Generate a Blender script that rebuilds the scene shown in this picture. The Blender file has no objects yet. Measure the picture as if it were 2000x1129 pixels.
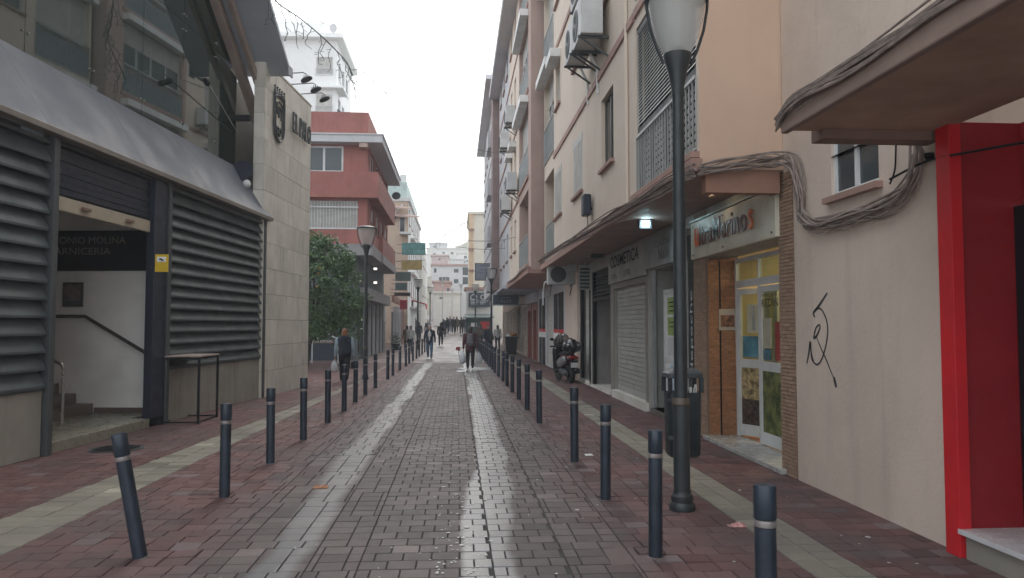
import bpy, math, random
from mathutils import Vector, Matrix
R = math.radians
rnd = random.Random(7)
sc = bpy.context.scene
COL = sc.collection
# ------------------------------------------------------------------ camera, sky, sun, exposure
FPX, CX, CY, EYE = 1480.0, 1000.0, 564.5, 1.65
YAW, PITCH = math.atan(107/1480), math.atan(71.5/1480)
cam_d = bpy.data.cameras.new('camera')
cam = bpy.data.objects.new('camera', cam_d); COL.objects.link(cam)
cam.location = (0, 0, EYE); cam.rotation_euler = (math.pi/2 + PITCH, 0, -YAW)
cam_d.sensor_width = 36; cam_d.lens = 36*FPX/2000; cam_d.clip_end = 3000; cam_d.clip_start = .05
sc.camera = cam
CAMM = Matrix.Translation(cam.location) @ cam.rotation_euler.to_matrix().to_4x4()

world = bpy.data.worlds.new('World'); sc.world = world; world.use_nodes = True
wn = world.node_tree.nodes; wl = world.node_tree.links; wn.clear()
wo = wn.new('ShaderNodeOutputWorld'); ad = wn.new('ShaderNodeAddShader')
b1 = wn.new('ShaderNodeBackground'); b2 = wn.new('ShaderNodeBackground'); sky = wn.new('ShaderNodeTexSky')
sky.sky_type = 'NISHITA'; sky.sun_disc = False; sky.sun_elevation = R(42); sky.sun_rotation = R(10); sky.dust_density = 4
b1.inputs['Strength'].default_value = .05
b2.inputs['Color'].default_value = (.93, .97, 1, 1); b2.inputs['Strength'].default_value = 1.25
wl.new(sky.outputs[0], b1.inputs['Color']); wl.new(b1.outputs[0], ad.inputs[0]); wl.new(b2.outputs[0], ad.inputs[1]); wl.new(ad.outputs[0], wo.inputs['Surface'])
sd = bpy.data.lights.new('sun', 'SUN'); sun = bpy.data.objects.new('sun', sd); COL.objects.link(sun)
sd.energy = .8; sd.angle = R(25); sd.color = (1, .96, .9); sun.rotation_euler = (R(48), 0, R(170)); sun.location = (0, 30, 40)
vs = sc.view_settings; vs.view_transform = 'Standard'; vs.look = 'None'; vs.gamma = 1; vs.use_curve_mapping = False; vs.exposure = 0.26

# ------------------------------------------------------------------ picture -> place helpers (intersections with known planes)
def ray(px, py):
    d = CAMM.to_3x3() @ Vector(((px-CX)/FPX, (CY-py)/FPX, -1)); return Vector((0, 0, EYE)), d
def on(px, py, axis, val):
    o, d = ray(px, py); t = (val-o[axis])/d[axis]; return o+d*t
def onx(px, py, X): return on(px, py, 0, X)
def ony(px, py, Y): return on(px, py, 1, Y)
def gz(y):
    if y < 42: return 0.0
    if y < 72: return .0007*(y-42)**2
    return .63+.042*(y-72)

# ------------------------------------------------------------------ materials
MATS = {}
class NT:
    def __init__(s, name):
        s.m = bpy.data.materials.new(name); s.m.use_nodes = True; s.t = s.m.node_tree; s.t.nodes.clear()
        s.out = s.n('ShaderNodeOutputMaterial'); s.b = s.n('ShaderNodeBsdfPrincipled'); s.l(s.b.outputs[0], s.out.inputs[0])
        s._v = None
    def n(s, k, **kw):
        x = s.t.nodes.new(k)
        for a, v in kw.items(): setattr(x, a, v)
        return x
    def l(s, a, b): s.t.links.new(a, b)
    def set(s, inp, v):
        if hasattr(v, 'is_output') or isinstance(v, bpy.types.NodeSocket): s.l(v, inp)
        else: inp.default_value = v
    def math(s, op, a, b=0.0, c=0.0, clamp=False):
        x = s.n('ShaderNodeMath', operation=op, use_clamp=clamp); s.set(x.inputs[0], a); s.set(x.inputs[1], b); s.set(x.inputs[2], c); return x.outputs[0]
    def mix(s, f, a, b):
        x = s.n('ShaderNodeMix', data_type='RGBA'); s.set(x.inputs[0], f); s.set(x.inputs[6], rgba(a)); s.set(x.inputs[7], rgba(b)); return x.outputs[2]
    def vec(s):
        if s._v is None:
            tc = s.n('ShaderNodeTexCoord'); oi = s.n('ShaderNodeObjectInfo'); ad = s.n('ShaderNodeVectorMath', operation='ADD')
            mu = s.math('MULTIPLY', oi.outputs['Random'], 37.0); s.l(tc.outputs['Object'], ad.inputs[0]); s.l(mu, ad.inputs[1]); s._v = ad.outputs[0]; s.oi = oi
        return s._v
    def noise(s, scale, detail=3, rough=.6, stretch=None, v=None):
        v = v or s.vec()
        if stretch:
            mp = s.n('ShaderNodeMapping'); s.l(v, mp.inputs[0]); mp.inputs['Scale'].default_value = stretch; v = mp.outputs[0]
        x = s.n('ShaderNodeTexNoise'); s.l(v, x.inputs['Vector']); x.inputs['Scale'].default_value = scale; x.inputs['Detail'].default_value = detail; x.inputs['Roughness'].default_value = rough
        return x.outputs[0]
    def ramp(s, f, lo, hi, a=0.0, b=1.0):
        x = s.n('ShaderNodeMapRange', interpolation_type='SMOOTHSTEP'); s.set(x.inputs[0], f); x.inputs[1].default_value = lo; x.inputs[2].default_value = hi; x.inputs[3].default_value = a; x.inputs[4].default_value = b; return x.outputs[0]
    def bump(s, h, dist=.01, strength=.5):
        x = s.n('ShaderNodeBump'); s.l(h, x.inputs['Height']); x.inputs['Distance'].default_value = dist; x.inputs['Strength'].default_value = strength; s.l(x.outputs[0], s.b.inputs['Normal'])
def rgba(c):
    if isinstance(c, (tuple, list)) and len(c) == 3: return (*c, 1)
    return c
def sc3(c, k): return tuple(min(1, x*k) for x in c)
def M(name, col, rough=.6, metal=0, var=.12, scale=2.0, bump=.0, bscale=60, streak=0.0, grime=0.0, spec=.5, col2=None, coat=0):
    if name in MATS: return MATS[name]
    s = NT(name)
    c = s.mix(s.ramp(s.noise(scale, 5), .3, .7), sc3(col, 1-var), col2 or sc3(col, 1+var))
    if streak: c = s.mix(s.math('MULTIPLY', s.ramp(s.noise(3.0, 4, .6, (1.4, 1.4, .12)), .5, .78), streak), c, sc3(col, .35))
    if grime: c = s.mix(s.math('MULTIPLY', s.ramp(s.noise(.9, 7, .7), .5, .8), grime), c, sc3(col, .45))
    hs = s.n('ShaderNodeHueSaturation'); s.l(c, hs.inputs['Color']); s.l(s.math('MULTIPLY_ADD', s.oi.outputs['Random'], .16, .92), hs.inputs['Value']); c = hs.outputs[0]
    s.l(c, s.b.inputs['Base Color'])
    s.l(s.ramp(s.noise(scale*2.3, 4), .3, .7, max(.03, rough-.08), min(1, rough+.1)), s.b.inputs['Roughness'])
    s.b.inputs['Metallic'].default_value = metal; s.b.inputs['Specular IOR Level'].default_value = spec; s.b.inputs['Coat Weight'].default_value = coat
    if bump: s.bump(s.noise(bscale, 5, .65), .01, bump)
    MATS[name] = s.m; return s.m
def glass(name, tint=(.015, .02, .022), ior=1.6, rough=.03):
    if name in MATS: return MATS[name]
    s = NT(name); s.b.inputs['Base Color'].default_value = rgba(tint); s.b.inputs['IOR'].default_value = ior
    s.l(s.ramp(s.noise(.8, 3), .3, .7, rough*.6, rough*1.8), s.b.inputs['Roughness'])
    s.bump(s.noise(.35, 1), .02, .12)
    MATS[name] = s.m; return s.m
def clearglass(name, rough=.02, tint=(.9, .95, .95), alpha=.35):
    if name in MATS: return MATS[name]
    s = NT(name); tr = s.n('ShaderNodeBsdfTransparent'); tr.inputs[0].default_value = rgba(tint); gl = s.n('ShaderNodeBsdfGlossy'); gl.inputs['Roughness'].default_value = rough
    fr = s.n('ShaderNodeFresnel'); ge = s.n('ShaderNodeNewGeometry'); s.l(s.math('MULTIPLY_ADD', ge.outputs['Backfacing'], .6667-1.5, 1.5), fr.inputs[0]); mx = s.n('ShaderNodeMixShader')
    s.l(s.math('ADD', fr.outputs[0], alpha*.2, clamp=True), mx.inputs[0]); s.l(tr.outputs[0], mx.inputs[1]); s.l(gl.outputs[0], mx.inputs[2]); s.l(mx.outputs[0], s.out.inputs[0])
    MATS[name] = s.m; return s.m
def milky(name, col, alpha):
    if name in MATS: return MATS[name]
    s = NT(name); s.b.inputs['Base Color'].default_value = rgba(col); s.b.inputs['Roughness'].default_value = .2; s.b.inputs['Alpha'].default_value = alpha
    MATS[name] = s.m; return s.m
def emit(name, col, strength):
    if name in MATS: return MATS[name]
    s = NT(name); s.b.inputs['Base Color'].default_value = rgba(sc3(col, .8)); s.b.inputs['Emission Color'].default_value = rgba(col); s.b.inputs['Emission Strength'].default_value = strength
    MATS[name] = s.m; return s.m
def paver_mat(name, a, b, stain, wet=0.0, dry=.55, mixto=None):
    s = NT(name); g = s.n('ShaderNodeNewGeometry'); s.vec()
    rn = s.math('FRACT', s.math('ADD', g.outputs['Random Per Island'], s.math('MULTIPLY', s.oi.outputs['Random'], 7.31)))
    P = g.outputs['Position']
    c = s.mix(s.ramp(rn, .05, .95), a, b)
    if mixto:
        sx0 = s.n('ShaderNodeSeparateXYZ'); s.l(P, sx0.inputs[0])
        xx = s.math('ADD', s.math('ABSOLUTE', s.math('ADD', sx0.outputs[0], .3)), s.math('MULTIPLY', s.math('SUBTRACT', s.noise(1.1, 4, .65, None, P), .5), 1.5))
        c = s.mix(s.ramp(xx, 1.15, 1.95), c, s.mix(s.ramp(rn, .05, .95), mixto[0], mixto[1]))
    c = s.mix(s.math('MULTIPLY', s.math('GREATER_THAN', s.math('FRACT', s.math('MULTIPLY', rn, 13.7)), .955), .5), c, sc3(b, 1.9))
    c = s.mix(s.math('MULTIPLY', s.math('LESS_THAN', s.math('FRACT', s.math('MULTIPLY', rn, 17.3)), .06), .5), c, sc3(a, .5))
    c = s.mix(s.math('MULTIPLY', s.ramp(s.noise(.55, 5, .6, None, P), .42, .66), .75), c, stain)
    c = s.mix(s.math('MULTIPLY', s.ramp(s.noise(14, 5, .75, None, P), .5, .8), .35), c, sc3(a, .45))
    c = s.mix(s.math('MULTIPLY', s.ramp(s.noise(3.1, 6, .7, None, P), .6, .72), .3), c, sc3(b, 1.7))
    sx = s.n('ShaderNodeSeparateXYZ'); s.l(P, sx.inputs[0]); X = sx.outputs[0]
    wob = s.math('MULTIPLY', s.math('SUBTRACT', s.noise(.7, 4, .6, (1, .35, 1), P), .5), .55)
    X = s.math('ADD', X, wob)
    X2_ = s.math('SUBTRACT', X, s.ramp(sx.outputs[1], 5.0, 12.0, -.22, 0.02))
    def band(c0, h, soft): return s.ramp(s.math('ABSOLUTE', s.math('SUBTRACT', X, c0)), h, h+soft, 1.0, 0.0)
    w = s.math('MAXIMUM', band(-1.26, .09, .12), s.ramp(s.math('ABSOLUTE', s.math('SUBTRACT', X2_, .46)), .14, .22, 1.0, 0.0))
    w = s.math('MAXIMUM', w, s.math('MULTIPLY', s.ramp(s.noise(1.3, 5, .6, (1, .5, 1), P), .6, .75), .15*wet))
    w = s.math('MULTIPLY', w, wet)
    c = s.mix(s.math('MULTIPLY', w, .7), c, (.05, .058, .07))  # wet film darkens; the cool sky reflection is also put into this tint
    s.l(c, s.b.inputs['Base Color'])
    fine = s.noise(55, 4, .7, None, P)
    rr = s.math('ADD', dry, s.math('MULTIPLY', s.math('SUBTRACT', s.noise(6, 4, .7, None, P), .5), .3))
    ro = s.n('ShaderNodeMix', data_type='FLOAT'); s.l(w, ro.inputs[0]); s.l(rr, ro.inputs[2]); ro.inputs[3].default_value = .38
    s.l(s.math('MULTIPLY_ADD', w, .75, .2), s.b.inputs['Specular IOR Level']); s.l(s.math('MULTIPLY', w, .55), s.b.inputs['Coat Weight']); s.b.inputs['Coat Roughness'].default_value = .33
    s.l(ro.outputs[0], s.b.inputs['Roughness'])
    s.bump(fine, .004, .5)
    MATS[name] = s.m; return s.m

# ------------------------------------------------------------------ objects
def tag(o, label=None, cat=None, group=None, kind=None):
    if label: o['label'] = label
    if cat: o['category'] = cat
    if group: o['group'] = group
    if kind: o['kind'] = kind
    return o
WM = {}
YO = 0.0
YMAP = set()
def thing(name, label=None, cat=None, loc=(0, 0, 0), rz=0.0, group=None, kind=None):
    o = bpy.data.objects.new(name, None); o.empty_display_size = .2; COL.objects.link(o)
    o.location = loc; o.rotation_euler = (0, 0, rz); WM[o.name] = Matrix.Translation(loc) @ Matrix.Rotation(rz, 4, 'Z')
    return tag(o, label, cat, group, kind)
def copy_tree(o, parent=None, first=True):
    c = o.copy(); COL.objects.link(c)
    if parent is not None: c.parent = parent
    for ch in list(o.children): copy_tree(ch, c, False)
    return c
def place(o, loc, rz=0.0, label=None, sc_=1.0):
    o.location = loc; o.rotation_euler = (0, 0, rz); o.scale = (sc_,)*3
    if label: o['label'] = label
    return o
BOXF = [(0, 3, 2, 1), (4, 5, 6, 7), (0, 1, 5, 4), (1, 2, 6, 5), (2, 3, 7, 6), (3, 0, 4, 7)]
def ymk(y): return .9607*y+.84
class MB:
    def __init__(s): s.v = []; s.f = []
    def add(s, vs_, fs):
        n = len(s.v); s.v += [Vector(p) for p in vs_]; s.f += [tuple(i+n for i in f) for f in fs]; return s
    def box(s, x0, x1, y0, y1, z0, z1, m=None):
        x0, x1 = min(x0, x1), max(x0, x1); y0, y1 = min(y0, y1), max(y0, y1); z0, z1 = min(z0, z1), max(z0, z1)
        p = [Vector(q) for q in [(x0, y0, z0), (x1, y0, z0), (x1, y1, z0), (x0, y1, z0), (x0, y0, z1), (x1, y0, z1), (x1, y1, z1), (x0, y1, z1)]]
        if m: p = [m @ q for q in p]
        return s.add(p, BOXF)
    def quad(s, a, b, c, d): return s.add([a, b, c, d], [(0, 1, 2, 3)])
    def prism(s, poly, d):
        n = len(poly); d = Vector(d); p = [Vector(q) for q in poly]
        return s.add(p+[q+d for q in p], [tuple(range(n-1, -1, -1)), tuple(range(n, 2*n))]+[(i, (i+1) % n, n+(i+1) % n, n+i) for i in range(n)])
    def bar(s, a, b, w, h=None, up=(0, 0, 1)):
        a, b = Vector(a), Vector(b); h = h or w; t = (b-a).normalized(); u = Vector(up)
        if abs(t.dot(u)) > .95: u = Vector((0, 1, 0))
        x = t.cross(u).normalized(); y = x.cross(t)
        p = [q+x*i*w/2+y*j*h/2 for q in (a, b) for i, j in ((-1, -1), (1, -1), (1, 1), (-1, 1))]
        return s.add(p, BOXF)
    def tube(s, pts, r, n=6, caps=True):
        pts = [Vector(p) for p in pts]; rs = r if isinstance(r, (list, tuple)) else [r]*len(pts); vs_ = []; u = None
        for i, p in enumerate(pts):
            t = (pts[min(i+1, len(pts)-1)]-pts[max(i-1, 0)])
            t = t.normalized() if t.length > 1e-9 else Vector((0, 0, 1))
            if u is None:
                u = Vector((0, 0, 1)) if abs(t.z) < .9 else Vector((1, 0, 0))
            u = (u-t*u.dot(t)); u = u.normalized() if u.length > 1e-6 else Vector((1, 0, 0)); w = t.cross(u)
            vs_ += [p+(u*math.cos(k*2*math.pi/n)+w*math.sin(k*2*math.pi/n))*rs[i] for k in range(n)]
        fs = [(i*n+k, i*n+(k+1) % n, (i+1)*n+(k+1) % n, (i+1)*n+k) for i in range(len(pts)-1) for k in range(n)]
        if caps: fs += [tuple(range(n-1, -1, -1)), tuple(range((len(pts)-1)*n, len(pts)*n))]
        return s.add(vs_, fs)
    def lathe(s, prof, c=(0, 0, 0), n=16, m=None, caps=True):
        c = Vector(c); vs_ = []
        for r, z in prof:
            for k in range(n):
                q = Vector((r*math.cos(k*2*math.pi/n), r*math.sin(k*2*math.pi/n), z)); q = (m @ q if m else q); vs_.append(c+q)
        L = len(prof); fs = [(i*n+k, i*n+(k+1) % n, (i+1)*n+(k+1) % n, (i+1)*n+k) for i in range(L-1) for k in range(n)]
        if caps: fs += [tuple(range(n-1, -1, -1)), tuple(range((L-1)*n, L*n))]
        return s.add(vs_, fs)
    def ball(s, c, r, n=10, sc_=(1, 1, 1)):
        prof = [(max(1e-4, math.sin(math.pi*i/6)), -math.cos(math.pi*i/6)) for i in range(7)]
        m = Matrix.Diagonal((r*sc_[0], r*sc_[1], r*sc_[2]))
        return s.lathe(prof, c, n, m)
    def cap(s, a, b, ra, rb, flat=1.0, lat=(1, 0, 0), n=10):
        """closed tapered capsule, cross-section flattened by `flat` across `lat`"""
        a, b = Vector(a), Vector(b); t = (b-a); L = t.length; t = t.normalized() if L > 1e-6 else Vector((0, 0, 1))
        x = Vector(lat); x = x-t*x.dot(t); x = x.normalized() if x.length > 1e-4 else t.orthogonal().normalized(); y = t.cross(x)
        rings = [(a-t*ra*math.cos(q), ra*math.sin(q)) for q in (.05, .5, 1.0)]+[(a, ra), (b, rb)]+[(b+t*rb*math.cos(q), rb*math.sin(q)) for q in (1.0, .5, .05)]
        vs_ = [c+(x*math.cos(k*2*math.pi/n)+y*flat*math.sin(k*2*math.pi/n))*r for c, r in rings for k in range(n)]
        Lr = len(rings); fs = [(i*n+k, i*n+(k+1) % n, (i+1)*n+(k+1) % n, (i+1)*n+k) for i in range(Lr-1) for k in range(n)]
        return s.add(vs_, fs+[tuple(range(n-1, -1, -1)), tuple(range((Lr-1)*n, Lr*n))])
    def mesh(s, name, mat, smooth=False):
        me = bpy.data.meshes.new(name); me.from_pydata([tuple(v) for v in s.v], [], s.f); me.validate()
        if mat: me.materials.append(mat)
        if smooth: me.polygons.foreach_set('use_smooth', [True]*len(me.polygons))
        me.update(); return me
    def build(s, name, mat, parent=None, local=False, smooth=False, bevel=0.0, label=None, cat=None, group=None, kind=None, recalc=False):
        loc = Vector((0, 0, 0))
        if YO and not local: s.v = [Vector((v.x, v.y+YO, v.z)) for v in s.v]
        if parent is None:
            if s.v and not local:
                xs = [v.x for v in s.v]; ys = [v.y for v in s.v]; zs = [v.z for v in s.v]
                loc = Vector(((min(xs)+max(xs))/2, (min(ys)+max(ys))/2, min(zs))); s.v = [v-loc for v in s.v]
        elif local and parent.name in YMAP: s.v = [Vector((v.x, ymk(v.y), v.z)) for v in s.v]
        elif not local:
            p = parent
            while p.parent: p = p.parent
            inv = WM[p.name].inverted(); s.v = [inv @ v for v in s.v]
        o = bpy.data.objects.new(name, s.mesh(name, mat, smooth)); COL.objects.link(o); o.location = loc
        if recalc:
            import bmesh
            bm = bmesh.new(); bm.from_mesh(o.data); bmesh.ops.recalc_face_normals(bm, faces=bm.faces); bm.to_mesh(o.data); bm.free()
        if parent: o.parent = parent
        if bevel:
            b = o.modifiers.new('bevel', 'BEVEL'); b.width = bevel; b.segments = 2; b.limit_method = 'ANGLE'
        if smooth:
            try: o.data.set_sharp_from_angle(angle=R(40))
            except Exception: pass
        return tag(o, label, cat, group, kind)
def remesh(mb, voxel, name, mat, smooth_it=3, octree=None):
    """union of closed pieces as one continuous skin"""
    me = mb.mesh('tmp', None); o = bpy.data.objects.new('tmp', me); COL.objects.link(o)
    r = o.modifiers.new('r', 'REMESH'); r.mode = 'VOXEL'; r.voxel_size = voxel; r.use_smooth_shade = True
    if smooth_it:
        sm = o.modifiers.new('s', 'SMOOTH'); sm.factor = .5; sm.iterations = smooth_it
    dg = bpy.context.evaluated_depsgraph_get(); dg.update()
    out = bpy.data.meshes.new_from_object(o.evaluated_get(dg)); out.name = name; out.materials.clear(); out.materials.append(mat)
    out.polygons.foreach_set('use_smooth', [True]*len(out.polygons))
    bpy.data.objects.remove(o); bpy.data.meshes.remove(me); return out
def obj_from(me, name, parent=None, **kw):
    o = bpy.data.objects.new(name, me); COL.objects.link(o)
    if parent: o.parent = parent
    return tag(o, **kw)
def text(body, O, Rt, U, height, width=None, mat=None, parent=None, name='lettering', extrude=.004, offset=0.0, **kw):
    """O lower left corner, Rt reading direction, U up"""
    cu = bpy.data.curves.new('t', 'FONT'); cu.body = body; cu.extrude = 0; cu.offset = offset; cu.resolution_u = 3
    t = bpy.data.objects.new('t', cu); COL.objects.link(t); dg = bpy.context.evaluated_depsgraph_get(); dg.update()
    me = bpy.data.meshes.new_from_object(t.evaluated_get(dg)); bpy.data.objects.remove(t); bpy.data.curves.remove(cu)
    xs = [v.co.x for v in me.vertices]; ys = [v.co.y for v in me.vertices]
    if not xs: return None
    x0, x1, y0, y1 = min(xs), max(xs), min(ys), max(ys); ky = height/(y1-y0); kx = (width/(x1-x0)) if width else ky
    O = Vector(O); Rt = Vector(Rt).normalized(); U = Vector(U).normalized(); N = Rt.cross(U)
    vs_ = [O+Rt*(v.co.x-x0)*kx+U*(v.co.y-y0)*ky+N*extrude for v in me.vertices]; fs = [tuple(p.vertices) for p in me.polygons]
    mb = MB(); n = len(vs_)
    from collections import Counter
    ec = Counter(); 
    for f in fs:
        for i in range(len(f)): ec[tuple(sorted((f[i], f[(i+1) % len(f)])))] += 1
    side = []
    if extrude > .006:
        for f in fs:
            for i in range(len(f)):
                a, b = f[i], f[(i+1) % len(f)]
                if ec[tuple(sorted((a, b)))] == 1: side.append((b, a, a+n, b+n))
    mb.add(vs_+[v-N*extrude for v in vs_], fs+side); bpy.data.meshes.remove(me)
    return mb.build(name, mat, parent, **kw)
def frame(O, U, N):
    """facade frame: O corner on ground, U along, N outward normal; F(u, w, z): w metres behind the face (negative = proud)"""
    O, U, N = Vector(O), Vector(U).normalized(), Vector(N).normalized()
    return lambda u, w, z: O+U*u-N*w+Vector((0, 0, z))
def fbox(mb, F, u0, u1, w0, w1, z0, z1):
    p = [F(u, w, z) for z in (z0, z1) for u, w in ((u0, w0), (u1, w0), (u1, w1), (u0, w1))]
    e1, e2 = p[1]-p[0], p[3]-p[0]
    fs = BOXF if e1.cross(e2).z > 0 else [tuple(reversed(f)) for f in BOXF]
    return mb.add(p, fs)
def wall_holes(mb, F, u0, u1, z0, z1, holes, depth=.16, back=True):
    us = sorted({u0, u1, *[h[0] for h in holes], *[h[1] for h in holes]}); zs = sorted({z0, z1, *[h[2] for h in holes], *[h[3] for h in holes]})
    us = [u for u in us if u0 <= u <= u1]; zs = [z for z in zs if z0 <= z <= z1]
    inh = lambda u, z: any(h[0] < u < h[1] and h[2] < z < h[3] for h in holes)
    for i in range(len(us)-1):
        for j in range(len(zs)-1):
            a, b, c, d = us[i], us[i+1], zs[j], zs[j+1]
            if b-a < 1e-6 or d-c < 1e-6 or inh((a+b)/2, (c+d)/2): continue
            mb.quad(F(a, 0, c), F(b, 0, c), F(b, 0, d), F(a, 0, d))
    for h in holes:
        a, b, c, d = h[:4]; D = h[4] if len(h) > 4 else depth
        mb.quad(F(a, 0, c), F(a, D, c), F(a, D, d), F(a, 0, d)); mb.quad(F(b, 0, c), F(b, D, c), F(b, D, d), F(b, 0, d))
        mb.quad(F(a, 0, d), F(b, 0, d), F(b, D, d), F(a, D, d)); mb.quad(F(a, 0, c), F(b, 0, c), F(b, D, c), F(a, D, c))
        if len(h) < 6: mb.quad(F(a, D, c), F(b, D, c), F(b, D, d), F(a, D, d))
    return mb
# ------------------------------------------------------------------ base materials
m_joint = M('joint_grit', (.04, .036, .036), .9, scale=20, bump=.3)
RED_ = ((.12, .060, .058), (.165, .090, .086))
m_pd = paver_mat('paver_dark', (.088, .072, .068), (.13, .108, .102), (.070, .062, .063), 1.0, .55, RED_)
m_pr = paver_mat('paver_red', (.074, .064, .068), (.112, .098, .10), (.10, .08, .078), .35, .6, RED_)
m_pp = paver_mat('paver_pale', (.22, .205, .165), (.28, .26, .21), (.165, .15, .135), .3, .6)
m_asph = M('far_paving', (.12, .095, .092), .6, scale=3, grime=.4, bump=.2)
m_conc = M('concrete_panel', (.27, .25, .215), .75, scale=1.5, bump=.15, streak=.45, grime=.25)
m_stone = M('stone_slab', (.68, .65, .58), .6, scale=1.2, bump=.1, streak=.45, grime=.3)
m_fascia = M('fascia_metal', (.115, .128, .155), .62, 0, scale=.5, var=.08, grime=.3, bump=.02)
m_slat = M('louvre_paint', (.066, .080, .084), .65, .1, scale=1.2, grime=.6, streak=.3)
m_navy = M('navy_metal', (.018, .024, .042), .42, .1, scale=3, grime=.2)
m_steelgrey = M('post_metal', (.075, .082, .085), .5, .3, grime=.4)
m_boll = M('bollard_paint', (.028, .038, .055), .38, .1, scale=6, var=.25, grime=.4, bump=.05, bscale=30)
m_band = M('reflective_band', (.27, .24, .23), .4, .3, scale=9, var=.3, grime=.5)
m_white = M('white_paint', (.74, .74, .72), .6, scale=2, grime=.12)
m_intw = M('interior_white', (.86, .84, .80), .7, scale=1, grime=.1)
m_beige = M('beige_paint', (.45, .39, .30), .55, grime=.3)
m_black = M('black_metal', (.010, .010, .013), .5, spec=.25)
m_dglass = glass('dark_shop_glass', (.006, .008, .012), 1.25, .08)
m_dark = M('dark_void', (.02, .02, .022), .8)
m_inox = M('stainless', (.5, .48, .45), .25, .9)
m_curt = glass('curtain_glass', (.028, .042, .036), 1.85, .02)
m_glass = glass('window_glass', (.06, .075, .08), 1.5, .05)
m_roofm = M('roof_metal', (.42, .45, .50), .5, .3, scale=.7, grime=.2)
m_timber = M('rafter_brown', (.30, .24, .21), .6, grime=.3)
m_frame = M('white_frame', (.66, .67, .66), .4, grime=.1)
m_alu = M('aluminium', (.42, .43, .42), .4, .5, grime=.2)
m_shut = M('shutter_slats', (.50, .49, .45), .55, scale=3, grime=.2)
m_orange = M('salmon_wall', (.60, .425, .315), .8, scale=.7, var=.05, bump=.25, bscale=35, streak=.12, grime=.1)
m_beigew = M('beige_wall', (.71, .605, .50), .8, scale=.7, var=.05, bump=.25, bscale=35, streak=.15, grime=.12)
m_cream = M('cream_wall', (.64, .525, .44), .8, scale=.8, var=.07, bump=.6, bscale=20, streak=.2, grime=.42)
m_greyw = M('pale_grey_wall', (.56, .56, .57), .8, scale=.6, var=.05, bump=.2, streak=.2)
m_band_c = M('string_course', (.36, .22, .18), .7, grime=.3)
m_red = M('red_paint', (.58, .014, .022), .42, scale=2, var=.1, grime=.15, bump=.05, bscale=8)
m_brick = M('brick_red_wall', (.34, .13, .108), .8, scale=1, bump=.2, streak=.35, grime=.2)
m_grn = M('green_enamel', (.11, .15, .135), .5)

# ------------------------------------------------------------------ GROUND
g = MB(); ys = [-6, 3.8]+[4+i*2 for i in range(70)]+[150, 170, 220, 400, 1500]
gp = [(X, y, gz(y)-.014) for y in ys for X in (-500, -30, 0, 30, 500)]
g.add(gp, [(i*5+j, i*5+j+1, (i+1)*5+j+1, (i+1)*5+j) for i in range(len(ys)-1) for j in range(4)])
g.build('ground', m_asph, local=True, kind='structure')
g = MB()
ROWD, PW, YP = .185, .2, 34.0
def lstrip(y):
    t = (y-6)/10.0; t = max(-.3, min(1.6, t)); return -3.93+.62*t, -3.25+.27*t
def mfac(y): return -6.161+.0965*y
# mortar bed below the pavers
bed = MB(); bed.box(-9, 3.7, 3.4, YP, -.05, -.009)
bed.build('paving_bed', m_joint, kind='structure', local=True)
road = thing('road', kind='structure'); lpav = thing('left_pavement', kind='structure'); rpav = thing('right_pavement', kind='structure')
def paver_verts(x0, x1, y0, y1, lift, tx, ty, ch=.0042):
    gp_ = .0028; z = lift
    a = [(x0+gp_, y0+gp_, -.0085), (x1-gp_, y0+gp_, -.0085), (x1-gp_, y1-gp_, -.0085), (x0+gp_, y1-gp_, -.0085)]
    xm, ym = (x0+x1)/2, (y0+y1)/2; g2 = gp_+ch
    t = [(x, y, z+tx*(x-xm)+ty*(y-ym)) for x, y in ((x0+g2, y0+g2), (x1-g2, y0+g2), (x1-g2, y1-g2), (x0+g2, y1-g2))]
    return a+t
PF = [(4, 5, 6, 7), (0, 1, 5, 4), (1, 2, 6, 5), (2, 3, 7, 6), (3, 0, 4, 7)]
zones = {}
def zone_rows(xa, xb, y, key, mode, off):
    """one row of pavers between xa and xb"""
    x = xa-off
    while x < xb-.004:
        a, b = max(x, xa), min(x+PW, xb)
        if b-a > .03: zones.setdefault(key, []).append((a, b, y, y+ROWD))
        x += PW
prs = random.Random(3); blk = {}
nrow = int((YP-3.6)/ROWD)
for i in range(nrow):
    y = 3.6+i*ROWD
    for zi, (xa, xb, key) in enumerate([(-.67, .25, 'road_m'), (.25, .77, 'road_r'), (-1.02, -.67, 'road_l2'), (-1.75, -1.02, 'road_l'), (.77, 1.25, 'road_r2')]):
        if zi in (0, 1): off = (.0 if i % 2 else .1)+prs.uniform(-.008, .008)
        else:
            st = blk.get(zi)
            if not st or st[0] <= 0: st = [prs.choice([1, 1, 2, 3]), prs.choice([0, .1, .05, .15])]; blk[zi] = st
            st[0] -= 1; off = st[1]
        zone_rows(xa, xb, y, 'road', 0, off)
    sl0, sl1 = lstrip(y); fl = mfac(y)-.1 if y < 21.2 else -9
    for zi, xa, xb, key in ((10, sl1, -1.75, 'left'), (11, fl, sl0, 'left'), (12, 1.25, 2.36, 'right'), (13, 2.76, 3.66, 'right')):
        st = blk.get(zi)
        if not st or st[0] <= 0: st = [prs.choice([1, 2, 2, 3]), prs.choice([0, .1, .06, .14])]; blk[zi] = st
        st[0] -= 1
        zone_rows(xa, xb, y, key, 0, st[1])
    # pale strips
    w = (sl1-sl0)/2
    for k in range(2):
        zones.setdefault('leftpale', []).append((sl0+k*w, sl0+(k+1)*w, y, y+ROWD))
        zones.setdefault('rightpale', []).append((2.36+k*.2, 2.36+(k+1)*.2, y, y+ROWD))
spec = {'road': (road, m_pd), 'left': (lpav, m_pr), 'right': (rpav, m_pr), 'leftpale': (lpav, m_pp), 'rightpale': (rpav, m_pp)}
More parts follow.
